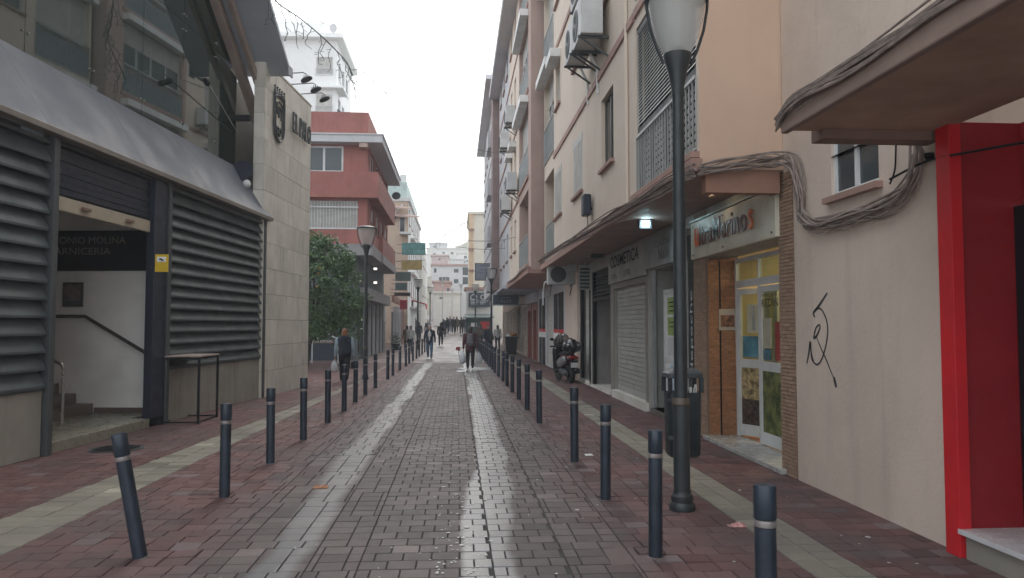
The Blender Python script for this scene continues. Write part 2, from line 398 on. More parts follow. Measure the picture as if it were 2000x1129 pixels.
heave = [(-2.26, 5.65, .35), (-2.2, 7.545, .3), (1.44, 5.41, .25), (1.42, 7.2, .2)]
budget = {'road': 300, 'left': 200, 'right': 200, 'leftpale': 90, 'rightpale': 90}
for key, L in zones.items():
    par, mt = spec[key]
    def seen(p):
        x, y = (p[0]+p[1])/2, p[3]
        return y > 4.75 and -.62*y-.2 < x < .78*y+.2
    L.sort(key=lambda p: (p[2]+abs(p[0])*.15) if seen(p) else 999+p[2])
    mb = MB(); nm = 'paver' if 'pale' not in key else 'pale_paver'
    for i, (a, b, y0, y1) in enumerate(L):
        lift = prs.uniform(-.0016, .002) - (.003 if prs.random() < .05 else 0); tx, ty = prs.uniform(-.012, .012), prs.uniform(-.014, .014)
        for hx, hy, hr in heave:
            d = math.hypot((a+b)/2-hx, y0-hy)
            if d < hr+.15: lift += .012*(1-d/(hr+.15))*prs.random(); tx *= 4; ty *= 4
        v = paver_verts(a, b, y0, y1, lift, tx, ty)
        if i < budget[key] and seen((a, b, y0, y1)):
            q = MB(); q.add(v, PF); q.build(nm, mt, par)
        else: mb.add(v, PF)
    mb.build('paver_field' if 'pale' not in key else 'pale_paver_field', mt, par, kind='stuff')
# far paving sheets (pavers under a few pixels: material only)
def far_mat(name, a, b):
    s = NT(name); s.vec(); br = s.n('ShaderNodeTexBrick'); g_ = s.n('ShaderNodeNewGeometry'); s.l(g_.outputs['Position'], br.inputs['Vector'])
    br.inputs['Scale'].default_value = 1; br.inputs['Brick Width'].default_value = .2; br.inputs['Row Height'].default_value = .185; br.inputs['Mortar Size'].default_value = .008
    br.inputs['Color1'].default_value = rgba(a); br.inputs['Color2'].default_value = rgba(b); br.inputs['Mortar'].default_value = rgba(sc3(a, .35))
    c = s.mix(s.math('MULTIPLY', s.ramp(s.noise(.5, 5, .6, None, g_.outputs['Position']), .4, .65), .5), br.outputs[0], sc3(a, .7))
    s.l(c, s.b.inputs['Base Color']); s.l(s.ramp(s.noise(.9, 5, .6, None, g_.outputs['Position']), .35, .65, .28, .55), s.b.inputs['Roughness']); MATS[name] = s.m; return s.m
def sheet(xa, xb, y0, y1, name, mt, dz=0.0, step=2.0):
    mb = MB(); n = int((y1-y0)/step)+1; yy = [y0+(y1-y0)*i/n for i in range(n+1)]
    mb.add([(x, y, gz(y)+dz) for y in yy for x in (xa, xb)], [(2*i, 2*i+1, 2*i+3, 2*i+2) for i in range(n)])
    return mb.build(name, mt, local=True, kind='structure')
fd = far_mat('far_pavers_dark', (.11, .088, .085), (.145, .12, .115)); fr = far_mat('far_pavers_red', (.15, .095, .09), (.20, .13, .12)); fp = far_mat('far_pavers_pale', (.27, .245, .19), (.33, .30, .24))
sheet(-1.75, 1.25, YP, 110, 'road_far', fd); sheet(-3.0, -1.75, YP, 110, 'left_pavement_far', fr, 0); sheet(-9, -3.0, YP, 110, 'left_plaza_far', fr, 0)
sheet(1.25, 2.36, YP, 110, 'right_pavement_far', fr); sheet(2.36, 2.76, YP, 110, 'right_strip_far', fp); sheet(2.76, 3.7, YP, 110, 'right_walk_far', fr)
# puddles from washing the street
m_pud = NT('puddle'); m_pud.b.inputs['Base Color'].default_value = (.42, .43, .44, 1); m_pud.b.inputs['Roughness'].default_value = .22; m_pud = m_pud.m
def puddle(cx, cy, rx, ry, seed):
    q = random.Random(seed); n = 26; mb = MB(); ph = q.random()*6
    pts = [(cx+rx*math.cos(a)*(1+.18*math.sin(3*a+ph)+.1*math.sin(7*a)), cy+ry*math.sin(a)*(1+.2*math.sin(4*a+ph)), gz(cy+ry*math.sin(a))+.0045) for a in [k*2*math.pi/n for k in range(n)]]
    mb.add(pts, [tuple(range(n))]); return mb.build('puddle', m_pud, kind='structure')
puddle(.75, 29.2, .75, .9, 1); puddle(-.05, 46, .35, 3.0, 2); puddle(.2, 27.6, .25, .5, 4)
# manhole
mh = thing('manhole_cover', 'round iron manhole cover in the red paving before the market steps', 'manhole cover', (-4.55, 10.6, .003))
MB().lathe([(.34, 0), (.34, .006), (.3, .006), (.3, .003)], n=28).build('rim', m_steelgrey, mh, local=True)
mb = MB().lathe([(.29, .002), (.29, .005)], n=28)
for k in range(-4, 5): mb.box(-.24, .24, k*.055-.012, k*.055+.012, .005, .009)
mb.build('lid', m_black, mh, local=True)
# droppings and litter
mb = MB(); q = random.Random(11); n0 = 0
for k in range(420):
    y = 4.9+q.random()**1.6*16; x = q.gauss(.03+(.0), .13) if q.random() < .7 else q.uniform(-1.6, 3.3)
    r = q.uniform(.004, .014)*(1.7 if q.random() < .15 else 1); n = 6; ph = q.random()*6
    z = .0055
    mb.add([(x+r*math.cos(a+ph)*q.uniform(.6, 1.3), y+r*1.2*math.sin(a+ph)*q.uniform(.6, 1.3), z) for a in [k2*2*math.pi/n for k2 in range(n)]], [tuple(range(n))])
mb.build('bird_droppings', M('droppings', (.55, .55, .53), .7), kind='stuff', local=True)
def crumple(name, cx, cy, w, d, h, mt, seed, label, cat):
    q = random.Random(seed); mb = MB(); nx, ny = 7, 5
    top = [(cx+(i/(nx-1)-.5)*w+q.uniform(-.1, .1)*w/4, cy+(j/(ny-1)-.5)*d+q.uniform(-.1, .1)*d/4, .006+h*q.random()*(0 if i in (0, nx-1) or j in (0, ny-1) else 1)) for j in range(ny) for i in range(nx)]
    mb.add(top, [(j*nx+i, j*nx+i+1, (j+1)*nx+i+1, (j+1)*nx+i) for j in range(ny-1) for i in range(nx-1)])
    mb.add([(x, y, z-.003) for x, y, z in top], [((j+1)*nx+i, (j+1)*nx+i+1, j*nx+i+1, j*nx+i) for j in range(ny-1) for i in range(nx-1)])
    return mb.build(name, mt, label=label, cat=cat)
p = on(1440, 1028, 2, 0); crumple('litter', p.x, p.y, .15, .09, .03, M('pink_wrapper', (.5, .25, .24), .5, var=.5, scale=30), 3, 'crumpled pink and white wrapper on the red paving by the pale strip', 'litter')
p = on(1150, 889, 2, 0); crumple('litter', p.x, p.y, .1, .12, .012, m_white, 4, 'flat white scrap of paper on the red paving beside the right bollards', 'litter')
p = on(626, 953, 2, 0); crumple('fallen_leaf', p.x, p.y, .15, .09, .03, M('dry_leaf', (.42, .2, .11), .7, var=.3, scale=20), 5, 'dry orange brown leaf lying on the wet grey paving', 'leaf')

# ------------------------------------------------------------------ BOLLARDS
def make_bollard():
    t = thing('bollard', 'x', 'bollard')
    MB().lathe([(.05, -.02), (.05, .70)], n=20).build('post', m_boll, t, local=True, smooth=True)
    MB().lathe([(.0505, .703), (.0515, .705), (.0515, .733), (.0505, .735)], n=20).build('reflective_band', m_band, t, local=True, smooth=True)
    MB().lathe([(.05, .738), (.053, .745), (.053, .885), (.049, .897), (.03, .9)], n=20).build('cap', m_boll, t, local=True, smooth=True)
    MB().lathe([(.068, 0), (.062, .004), (.052, .006)], n=9, caps=False).build('mortar_collar', M('collar_grit', (.14, .12, .11), .9, var=.3, scale=12), t, local=True)
    return t
b0 = make_bollard(); first = True
lys = [5.65, 7.545, 9.36, 11.2, 13.155, 14.9, 16.6, 18.3, 20.3, 23.6, 25.4, 28.3, 31.2, 33.2, 36.0, 38.4, 41.0, 44.0, 47.0, 50.0]
rys = [3.53, 5.41, 7.2, 9.18, 12.85, 14.9, 16.96, 18.8, 20.7, 22.6, 24.6, 26.6, 28.6, 30.6, 32.6, 34.8, 37, 39.4, 42, 45, 48, 51]
ordn = ['nearest', 'second', 'third', 'fourth', 'fifth', 'sixth', 'seventh', 'eighth', 'ninth', 'tenth', 'eleventh', 'twelfth', 'thirteenth', 'fourteenth', 'fifteenth', 'sixteenth', 'seventeenth', 'eighteenth', 'nineteenth', 'twentieth', 'twenty-first', 'farthest']
for side, L in (('left', lys), ('right', rys)):
    for i, y in enumerate(L):
        o = b0 if first else copy_tree(b0); first = False
        x = -2.27+.006*y if side == 'left' else 1.455-.0045*y
        x += rnd.uniform(-.015, .015)
        if side == 'right' and i == 0: x = 1.452
        place(o, (x, y, gz(y)), rnd.random()*6)
        o.rotation_euler = (R(rnd.uniform(-.6, .6)), R(rnd.uniform(-.6, .6)), 0)
        o['group'] = 'bollards along the left edge of the roadway' if side == 'left' else 'bollards along the right edge of the roadway'
        if side == 'left' and i == 0:
            o.rotation_euler = (R(2), R(-10), 0); o['label'] = 'dark bollard leaning to the left, nearest in the left row, with cracked paving at its foot'
        elif i == len(L)-1: o['label'] = f'slim dark steel bollard, farthest from the viewer in the {side} row'
        else: o['label'] = f'dark steel bollard with pale band, {ordn[i]} from the viewer in the {side} row'
        o['label'] = ' '.join(o['label'].split()[:16])

# ------------------------------------------------------------------ MARKET HALL (left)
MA = -math.atan(.0965)
mk = thing('market_hall', 'grey market hall with louvred front, tall glass gable and stone clad end wall', 'building', (-6.161, 0, 0), MA)
YMAP.add(mk.name)
def mb_l(name, mb, mt, **kw): return mb.build(name, mt, mk, local=True, **kw)
mb_l('plinth', MB().box(-.25, -.04, 2, 9.62, 0, .84).box(-.25, -.04, 12.98, 17.62, 0, .9), m_conc, bevel=.01)
# plinth coping and louvre panels
def louvre(y0, y1, z0, z1, n):
    mb_l('louvre_rail', MB().box(-.12, -.02, y0, y1, z1, z1+.05), m_steelgrey); mb_l('louvre_rail', MB().box(-.12, -.02, y0, y1, z0-.05, z0), m_steelgrey)
    p = (z1-z0)/n; proto = None
    for k in range(n):
        zc = z0+k*p
        if proto is None:
            q = MB(); q.prism([(-.13, y0, p*1.12), (-.122, y0, p*1.14), (-.006, y0, .012), (-.006, y0, -.02), (-.016, y0, -.02), (-.018, y0, .005)], (0, y1-y0, 0)); proto = q
            me = (setattr(proto, 'v', [Vector((v.x, ymk(v.y), v.z)) for v in proto.v]), proto.mesh('louvre_slat', m_slat))[1]
        o = obj_from(me, 'louvre_slat', mk); o.location = (0, 0, zc)
    mb_l('louvre_backing', MB().box(-.24, -.2, y0, y1, z0, z1), m_black)
louvre(2.2, 9.62, .88, 3.98, 14); louvre(13.0, 17.72, .95, 3.98, 15)
for y0, y1, nm in ((9.64, 9.75, 'post'), (12.88, 12.99, 'post'), (17.68, 17.8, 'post')):
    mb_l(nm, MB().box(-.3, .03, y0, y1, 0, 4.08), m_steelgrey, bevel=.006)
mb_l('door_pillar', MB().box(-.14, -.0, 12.43, 12.87, .15, 4.02), m_navy, bevel=.008)
# fascia
for k, (y0, y1) in enumerate([(2, 4.4), (4.405, 6.9), (6.905, 9.4), (9.405, 11.9), (11.905, 14.4), (14.405, 17.95)]):
    mb_l('fascia_panel', MB().prism([(.1, y0, 4.16), (-.62, y0, 5.3), (-.66, y0, 5.25), (.04, y0, 4.16)], (0, y1-y0, 0)), m_fascia)
mb_l('fascia_lip', MB().box(-.06, .125, 2, 17.98, 4.085, 4.17), M('lip_metal', (.24, .215, .19), .5, .3, grime=.5), bevel=.01)
# curtain glass
mb_l('lintel', MB().box(-.34, -.05, 9.5, 17.68, 4.03, 4.3), m_steelgrey)
def roofz(y): return 7.6+(17.85-y)*.72 if y > 11 else 7.6+6.85*.72-(11-y)*.3
ysg = [2, 3.6, 5.2, 6.8, 8.4, 10.0, 11.6, 13.2, 14.8, 16.4, 17.6]
for a, b in zip(ysg, ysg[1:]):
    for lo, hi in ((5.22, 7.6), (7.61, 12.9)):
        za, zb = min(hi, roofz(a)-.4), min(hi, roofz(b)-.4)
        if min(za, zb) > lo+.1:
            mb_l('glass_pane', MB().prism([(-.66, a+.006, lo), (-.66, b-.006, lo), (-.66, b-.006, zb), (-.66, a+.006, za)], (-.02, 0, 0)), m_curt)
        elif za > lo+.1:
            mb_l('glass_pane', MB().prism([(-.66, a+.006, lo), (-.66, b-.006, lo), (-.66, a+.006, za)], (-.02, 0, 0)), m_curt)
mb = MB()
for a in ysg[1:-1]:
    for z in (5.6, 7.45, 7.75, 9.4):
        if z < roofz(a)-.5:
            for d in (-.06, .06): mb.ball((-.645, a+d, z), .018, 6)
mb_l('glass_clamp', mb, m_inox, kind='stuff')
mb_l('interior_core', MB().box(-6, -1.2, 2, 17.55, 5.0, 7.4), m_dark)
mb_l('gallery_panel', MB().box(-.95, -.9, 17.0, 17.55, 5.4, 7.0), m_beige)
# dark recess beside the pylon
mb_l('recess_panel', MB().box(-1.3, -.66, 17.56, 17.6, 4.3, 6.35).box(-1.3, -.66, 17.56, 17.6, 6.5, 7.6), m_beige)
mb_l('recess_beam', MB().box(-1.3, -.3, 17.45, 17.55, 6.35, 6.48), m_black)
mb_l('inner_wall', MB().box(-1.4, -.9, 17.62, 21.3, 0, 7.5), m_conc)
# rafters + roof
for yy, x in ((0, -.45),):
    mb_l('rafter', MB().prism([(x, 19.0, roofz(19.0)-.55), (x, 19.0, roofz(19.0)-.25), (x, 11, roofz(11.001)-.25), (x, 11, roofz(11.001)-.55)], (-.16, 0, 0)), m_timber)
mb_l('rafter', MB().prism([(-.2, 18.6, roofz(18.6)-.42), (-.2, 18.6, roofz(18.6)-.2), (-.2, 11, roofz(11.001)-.2), (-.2, 11, roofz(11.001)-.42)], (-.1, 0, 0)), m_timber)
mb_l('roof', MB().prism([(.5, 17.95, roofz(17.95)), (.5, 11, roofz(11.001)), (.5, 2, roofz(2)), (.5, 2, roofz(2)+.14), (.5, 11, roofz(11.001)+.14), (.5, 17.95, roofz(17.95)+.1)], (-14, 0, 0)), m_roofm)
mb_l('gutter', MB().box(.5, .53, 17.7, 17.98, roofz(17.98)-.02, roofz(17.98)+.2), m_roofm)
# stone pylon, clad slab by slab
mb_l('pylon_core', MB().box(-.25, -.02, 17.66, 21.38, 0, 7.76), m_joint)
mb_l('pylon_core_back', MB().box(-3.5, -.27, 20.9, 21.38, 0, 7.76), m_conc)
q = random.Random(5)
nz = 13; hz = 7.78/nz
for k in range(nz):
    z0, z1 = k*hz, (k+1)*hz-.008
    cuts = [17.62]+([18.6+q.uniform(-.1, .1), 19.9, 20.8] if k < 3 else [19.5] if k % 2 else [18.6, 20.5])+[21.42]
    for a, b in zip(cuts, cuts[1:]):
        mb_l('stone_slab', MB().box(-.018, q.uniform(0, .004), a+.004, b-.004, z0, z1), m_stone)
    mb_l('stone_slab', MB().box(-.25, -.022, 17.615, 17.655, z0, z1), m_stone)
mb_l('coping', MB().box(-.27, .02, 17.6, 21.44, 7.782, 7.82), m_stone)
# coat of arms
cr = thing('coat_of_arms', 'grey metal municipal coat of arms with crown fixed high on the stone wall', 'emblem', (-6.161, 0, 0), MA); YMAP.add(cr.name)
def yz(pts, x=.05): return [(x, 18.15+.72*u, 6.1+1.3*v) for u, v in pts]
sh = [(0, .8), (0, .28), (.08, .12), (.25, .04), (.5, 0), (.75, .04), (.92, .12), (1, .28), (1, .8), (.75, .84), (.5, .86), (.25, .84), (0, .8)]
MB().tube(yz(sh), .035, 6).build('shield_rim', m_steelgrey, cr, local=True)
inn = [(.5+(u-.5)*.72, .43+(v-.43)*.74) for u, v in sh]
MB().tube(yz(inn, .045), .02, 5).build('inner_rim', m_steelgrey, cr, local=True)
MB().prism(yz(sh[:-1], .012), (.012, 0, 0)).build('shield_plate', m_stone, cr, local=True)
MB().tube(yz([(.25, .7), (.3, .5), (.35, .65), (.45, .45), (.55, .66), (.7, .6), (.72, .42)]), .022, 5).tube(yz([(.2, .22), (.32, .27), (.45, .2), (.58, .26), (.7, .18), (.82, .24)]), .025, 5).tube(yz([(.25, .14), (.4, .17), (.55, .11), (.7, .16)]), .02, 5).build('charges', m_steelgrey, cr, local=True)
mb = MB().tube(yz([(0, .84), (.25, .885), (.5, .9), (.75, .885), (1, .84)]), .04, 6)
for u in (.02, .26, .5, .74, .98): mb.tube(yz([(u, .87), (u, .97)]), [.03, .015], 5); mb.ball(yz([(u, .985)])[0], .03, 6)
mb.build('crown', m_steelgrey, cr, local=True)
# EL PALO letters
lt = thing('wall_lettering', 'raised grey metal letters EL PALO on the stone end wall', 'lettering', (-6.161, 0, 0), MA); YMAP.add(lt.name)
yy = 19.55
for ch, w in (('E', .2), ('L', .19), (' ', .1), ('P', .2), ('A', .24), ('L', .19), ('O', .26)):
    if ch != ' ': text(ch, (.05, yy, 6.62), (0, 1, 0), (0, 0, 1), .5, w, m_steelgrey, lt, 'letter', extrude=.04, local=True)
    yy += w+.035
# spotlights over the wall
def make_spot():
    t = thing('wall_spotlight', 'x', 'spotlight')
    MB().tube([(-.2, 0, 0), (.55, 0, .04), (.62, 0, .0), (.62, 0, -.06)], .014, 6).build('arm', m_steelgrey, t, local=True)
    MB().tube([(.57, 0, -.02), (.55, .06, -.1), (.57, .1, -.14)], .01, 5).build('bracket', m_steelgrey, t, local=True); MB().tube([(.66, 0, -.02), (.68, .06, -.1), (.68, .1, -.14)], .01, 5).build('bracket', m_steelgrey, t, local=True)
    m = Matrix.Rotation(R(-25), 3, 'Y')
    MB().lathe([(.05, .05), (.12, .03), (.15, 0), (.15, -.02), (.13, -.025)], (.63, 0, -.13), 14, m).build('lamp_head', m_steelgrey, t, local=True, smooth=True)
    return t
sp = make_spot(); LM = Matrix.Translation((-6.161, 0, 0)) @ Matrix.Rotation(MA, 4, 'Z')
for i, (y, nm) in enumerate(((ymk(18.75), 'nearest'), (ymk(19.6), 'middle'), (ymk(20.45), 'farthest'))):
    o = sp if i == 0 else copy_tree(sp); place(o, LM @ Vector((0, y, 7.84)), MA, f'{nm} of the three arm-mounted spotlights reaching out above the stone wall'); o['group'] = 'spotlights above the stone wall'
# round fittings by the recess
mb_l('loudspeaker', MB().lathe([(.05, -.12), (.26, 0), (.27, .03), (.1, .04)], (-.42, 17.35, 5.15), 18, Matrix.Rotation(R(70), 3, 'X'), True), m_navy, smooth=True)
gl = MB().ball(LM @ Vector((-.28, ymk(17.3), 4.85)), .1, 12).build('globe_lamp', m_frame, smooth=True, label='small unlit white globe lamp beside the stone wall above the fascia', cat='lamp')
cv = thing('security_camera', 'small dark security camera on a thin pole before the market glass', 'camera', LM @ Vector((-.3, ymk(15.0), 0)), MA)
MB().tube([(-.3, 2.4, 6.1), (0, 0, 6.55)], .012, 5).build('pole', m_alu, cv, local=True)
MB().cap((0, .0, 6.5), (.1, -.16, 6.4), .06, .06, 1).build('housing', m_black, cv, local=True, smooth=True)
# interior of the entrance
def I(name, mb, mt, **kw): return mb_l(name, mb, mt, **kw)
I('landing', MB().box(-4.2, -.02, 9.78, 12.43, .0, .15).box(-4.2, -.36, 12.43, 13.25, 0, .15), M('terrazzo', (.23, .215, .165), .3, scale=3, var=.05, bump=.01), bevel=.008)
I('interior_wall', MB().box(-4.5, -.36, 13.25, 13.4, .15, 4.02).box(-4.6, -4.4, 9.5, 13.2, .15, 4.0), m_intw)
I('interior_side', MB().box(-4.5, -.3, 9.4, 9.61, .15, 4.0), m_intw)
I('skirting', MB().box(-1.38, -.37, 13.22, 13.248, .15, .24), M('brown_stone', (.14, .10, .08), .5))
I('interior_ceiling', MB().box(-4.5, -.3, 9.4, 13.4, 4.03, 4.07), m_intw)
for k in range(8):
    x = -1.38-.3*k
    I('stair_step', MB().box(-4.4, x, 9.75, 13.2, .15+.17*k, .15+.17*(k+1)-.003), M('stair_stone', (.15, .115, .09), .45, scale=6), bevel=.005)
I('shutter_box', MB().box(-.32, -.12, 9.78, 12.42, 3.36, 4.02), m_black)
for k in range(7): I('shutter_slat', MB().box(-.14, -.1+.012*(k % 2), 9.78, 12.42, 3.4+.088*k, 3.4+.088*k+.08), m_navy)
I('shutter_bottom_bar', MB().box(-.13, -.07, 9.78, 12.41, 3.17, 3.36), m_beige, bevel=.01)
for a_ in (10.4, 11.6): I('bar_lock', MB().box(-.06, -.02, a_, a_+.2, 3.24, 3.28), M('lock_brown', (.2, .12, .09), .5))
bd = thing('shop_board', 'black board lettered ANTONIO MOLINA CARNICERIA on the white wall inside the entrance', 'sign', (-6.161, 0, 0), MA); YMAP.add(bd.name)
MB().box(-3.3, -.5, 13.2, 13.235, 2.6, 3.3).build('board', m_black, bd, local=True)
mg = M('gold_grey_print', (.26, .24, .21), .5)
text('ANTONIO MOLINA', (-2.41, 13.195, 3.07), (1, 0, 0), (0, 0, 1), .12, 1.53, mg, bd, 'lettering', local=True)
text('CARNICERIA', (-2.26, 13.195, 2.88), (1, 0, 0), (0, 0, 1), .12, 1.12, mg, bd, 'lettering', local=True)
po = thing('poster', 'small framed picture poster on the white wall below the butcher board', 'poster', (-6.161, 0, 0), MA); YMAP.add(po.name)
MB().box(-1.97, -1.62, 13.2, 13.23, 1.98, 2.4).build('picture_frame', m_steelgrey, po, local=True)
MB().box(-1.94, -1.65, 13.19, 13.2, 2.08, 2.37).build('print', M('poster_print', (.12, .09, .09), .4, var=.8, scale=6), po, local=True)
hr = thing('wall_handrail', 'brown handrail with metal ball end along the white entrance wall', 'handrail', (-6.161, 0, 0), MA); YMAP.add(hr.name)
a0, a1 = LM.inverted() @ ony(136, 617, 13.1), LM.inverted() @ ony(266, 691, 13.1)
MB().tube([(a0.x-1.2, 13.12, a0.z), (a0.x, 13.12, a0.z), (a1.x, 13.12, a1.z)], .03, 8).build('rail', M('dark_rail', (.06, .045, .04), .5), hr, local=True)
MB().ball((a1.x+.02, 13.12, a1.z-.01), .055, 10).build('ball_end', m_inox, hr, local=True, smooth=True)
hr = thing('steel_handrail', 'bent stainless steel handrail standing on the landing by the stairs', 'handrail', (-6.161, 0, 0), MA); YMAP.add(hr.name)
MB().tube([(-.9, 11.5, .15), (-.9, 11.5, 1.0), (-.93, 11.5, 1.07), (-1.0, 11.5, 1.1), (-2.6, 11.5, 2.0)], .024, 8).build('rail', m_inox, hr, local=True, smooth=True)
MB().lathe([(.05, .15), (.05, .165), (.03, .17)], (-.9, 11.5, 0), 12).build('foot_plate', m_inox, hr, local=True)
# yellow notice
yn = thing('camera_warning_sign', 'yellow warning plate with a small white camera pictogram on the dark entrance pillar', 'sign')
p0, p1 = ony(303, 531, 12.35), ony(329, 497, 12.35)
yel = M('yellow_plate', (.62, .42, .02), .45, var=.05)
MB().box(p0.x, p1.x, 12.34, 12.36, p0.z, p1.z).build('plate', yel, yn)
MB().box(p0.x+.03, p1.x-.03, 12.33, 12.34, p1.z-.12, p1.z-.04).build('white_panel', m_white, yn)
MB().box(p0.x+.07, p1.x-.09, 12.322, 12.33, p1.z-.09, p1.z-.065).box(p0.x+.1, p1.x-.065, 12.322, 12.33, p1.z-.105, p1.z-.08).build('pictogram', m_black, yn)
mb_l('sign_bracket', MB().box(-.05, .03, 12.40, 12.43, 2.6, 2.66), m_navy)
# metal stand
st = thing('metal_stand', 'tall black metal frame table with a thin wooden top against the louvres', 'table', (-4.62, 13.65, 0), 0)
w, d, h = .29, .5, 1.12
for sx in (-1, 1):
    for sy in (-1, 1): MB().box(sx*w-.018, sx*w+.018, sy*d-.018, sy*d+.018, 0, h).build('leg', m_black, st, local=True)
for z, nm in ((.03, 'lower_rail'), (h-.03, 'upper_rail')):
    MB().box(-w, w, -d-.01, -d+.01, z-.012, z+.012).box(-w, w, d-.01, d+.01, z-.012, z+.012).box(-w-.01, -w+.01, -d, d, z-.012, z+.012).box(w-.01, w+.01, -d, d, z-.012, z+.012).build(nm, m_black, st, local=True)
MB().box(-w-.02, w+.02, -d-.02, d+.02, h, h+.022).build('tabletop', m_timber, st, local=True)
# ------------------------------------------------------------------ windows
def window(par, F, u0, u1, z0, z1, D=.16, kind='glass', panes=2, sill=True, fm=None, hood=False, sillmat=None, t=.045):
    fm = fm or m_frame
    mb = MB(); w0, w1 = D-.07, D-.012
    fbox(mb, F, u0, u1, w0, w1, z0, z0+t); fbox(mb, F, u0, u1, w0, w1, z1-t, z1)
    fbox(mb, F, u0, u0+t, w0, w1, z0+t, z1-t); fbox(mb, F, u1-t, u1, w0, w1, z0+t, z1-t)
    for k in range(1, panes):
        u = u0+(u1-u0)*k/panes; fbox(mb, F, u-t*.6, u+t*.6, w0-.004, w1, z0+t, z1-t)
    fo = mb.build('window', fm, par)
    zt = z1-t
    if kind in ('shutter', 'half'):
        zb = z0+t if kind == 'shutter' else z0+(z1-z0)*.5
        mb = MB(); n = max(4, int((zt-zb)/.06)); fbox(mb, F, u0+t, u1-t, w0+.014, w0+.018, zb, zt)
        if D <= .1: fbox(mb, F, u0+.01, u1-.01, w0-.012, w0-.002, zt-.12, z1)
        for k in range(n):
            a = zb+(zt-zb)*k/n; b = zb+(zt-zb)*(k+1)/n
            fbox(mb, F, u0+t, u1-t, w0-.006, w0+.012, a+.014, b)
        mb.build('shutter', m_shut, fo, kind='stuff'); zt = zb
    if kind != 'shutter':
        for k in range(panes):
            a, b = u0+(u1-u0)*k/panes+t*.6, u0+(u1-u0)*(k+1)/panes-t*.6
            mb = MB(); fbox(mb, F, a, b, w0+.02, w0+.03, z0+t, zt); mb.build('pane', m_glass, fo)
    if sill: mb = MB(); fbox(mb, F, u0-.06, u1+.06, -.07, w0, z0-.06, z0-.002); mb.build('sill', sillmat or m_band_c, fo)
    if hood: mb = MB(); fbox(mb, F, u0-.08, u1+.08, -.28, -.003, z1-.02, z1+.2); mb.build('shutter_hood', m_white, fo)
    return fo
def railing(par, F, u0, u1, z0, z1, w=.02, mt=None, panel=None, n=None):
    mt = mt or m_alu; mb = MB(); fbox(mb, F, u0, u1, w, w+.04, z1-.04, z1); fbox(mb, F, u0, u1, w+.005, w+.035, z0, z0+.03)
    n = n or max(3, int((u1-u0)/.11))
    for k in range(n+1):
        u = u0+(u1-u0)*k/n; fbox(mb, F, u-.009, u+.009, w+.01, w+.03, z0+.03, z1-.04)
    r = mb.build('railing', mt, par)
    if panel: mb = MB(); fbox(mb, F, u0+.02, u1-.02, w+.045, w+.055, z0+.02, z1-.22); mb.build('railing_panel', panel, r)
    return r
FL = [3.5, 6.38, 9.25, 12.1, 15.0]

# ------------------------------------------------------------------ B1: apartment block on the right, nearest
X1 = 2.7
YO = -.18
B1 = thing('apartment_building', 'beige apartment block with brown string courses overhanging the shops, behind the street lamp', 'building', (3.6, 16, 0))
F1 = frame((X1, 0, 0), (0, 1, 0), (-1, 0, 0))
holes = [(8.5, 11.35, 3.62, 6.15, .5), (13.05, 14.15, 4.55, 5.87, .14), (16.3, 17.6, 4.6, 5.87, .07), (19.6, 21.0, 4.6, 5.87, .07)]
for f in (1, 2, 3):
    zf = FL[f]; holes += [(8.5, 11.35, zf+.2, zf+2.7, .5), (13.3, 14.4, zf+1.2, zf+2.4), (16.4, 17.5, zf+1.2, zf+2.4), (19.8, 20.7, zf+1.2, zf+2.4)]
holes += [(21.15, 23.4, 3.65, 6.1, 1.0)]+[(21.15, 23.4, FL[f]+.2, FL[f]+2.65, .35) for f in (1, 2, 3)]
mb = MB(); wall_holes(mb, F1, 8.4, 23.5, 3.45, 15.4, holes)
mb.build('wall', m_beigew, B1)
mb = MB(); mb.box(X1+1.05, 9, 8.42, 23.5, 3.5, 15.39); mb.build('wall_core', m_orange, B1)
FS = frame((X1, 8.4, 0), (1, 0, 0), (0, -1, 0))
mb = MB(); wall_holes(mb, FS, 0, 9, 3.4, 15.4, []); mb.build('end_wall', m_orange, B1)
MB().box(X1-.25, 9, 8.3, 23.6, 15.4, 15.6).build('roof', m_conc, B1)
MB().box(X1+.002, 3.66, 8.41, 23.48, 3.38, 3.449).build('soffit', M('soffit_paint', (.34, .25, .215), .75, grime=.25), B1)
for f in (1, 2, 3, 4):
    for a, b in ((11.4, 21.1),): mb = MB(); fbox(mb, F1, 11.45, 21.1, -.035, .0, FL[f]-.06, FL[f]+.07); mb.build('string_course', m_band_c, B1)
    mb = MB(); fbox(mb, F1, 8.38, 11.4, -.036, .0, FL[f]-.05, FL[f]+.08); mb.build('string_course', m_band_c, B1)
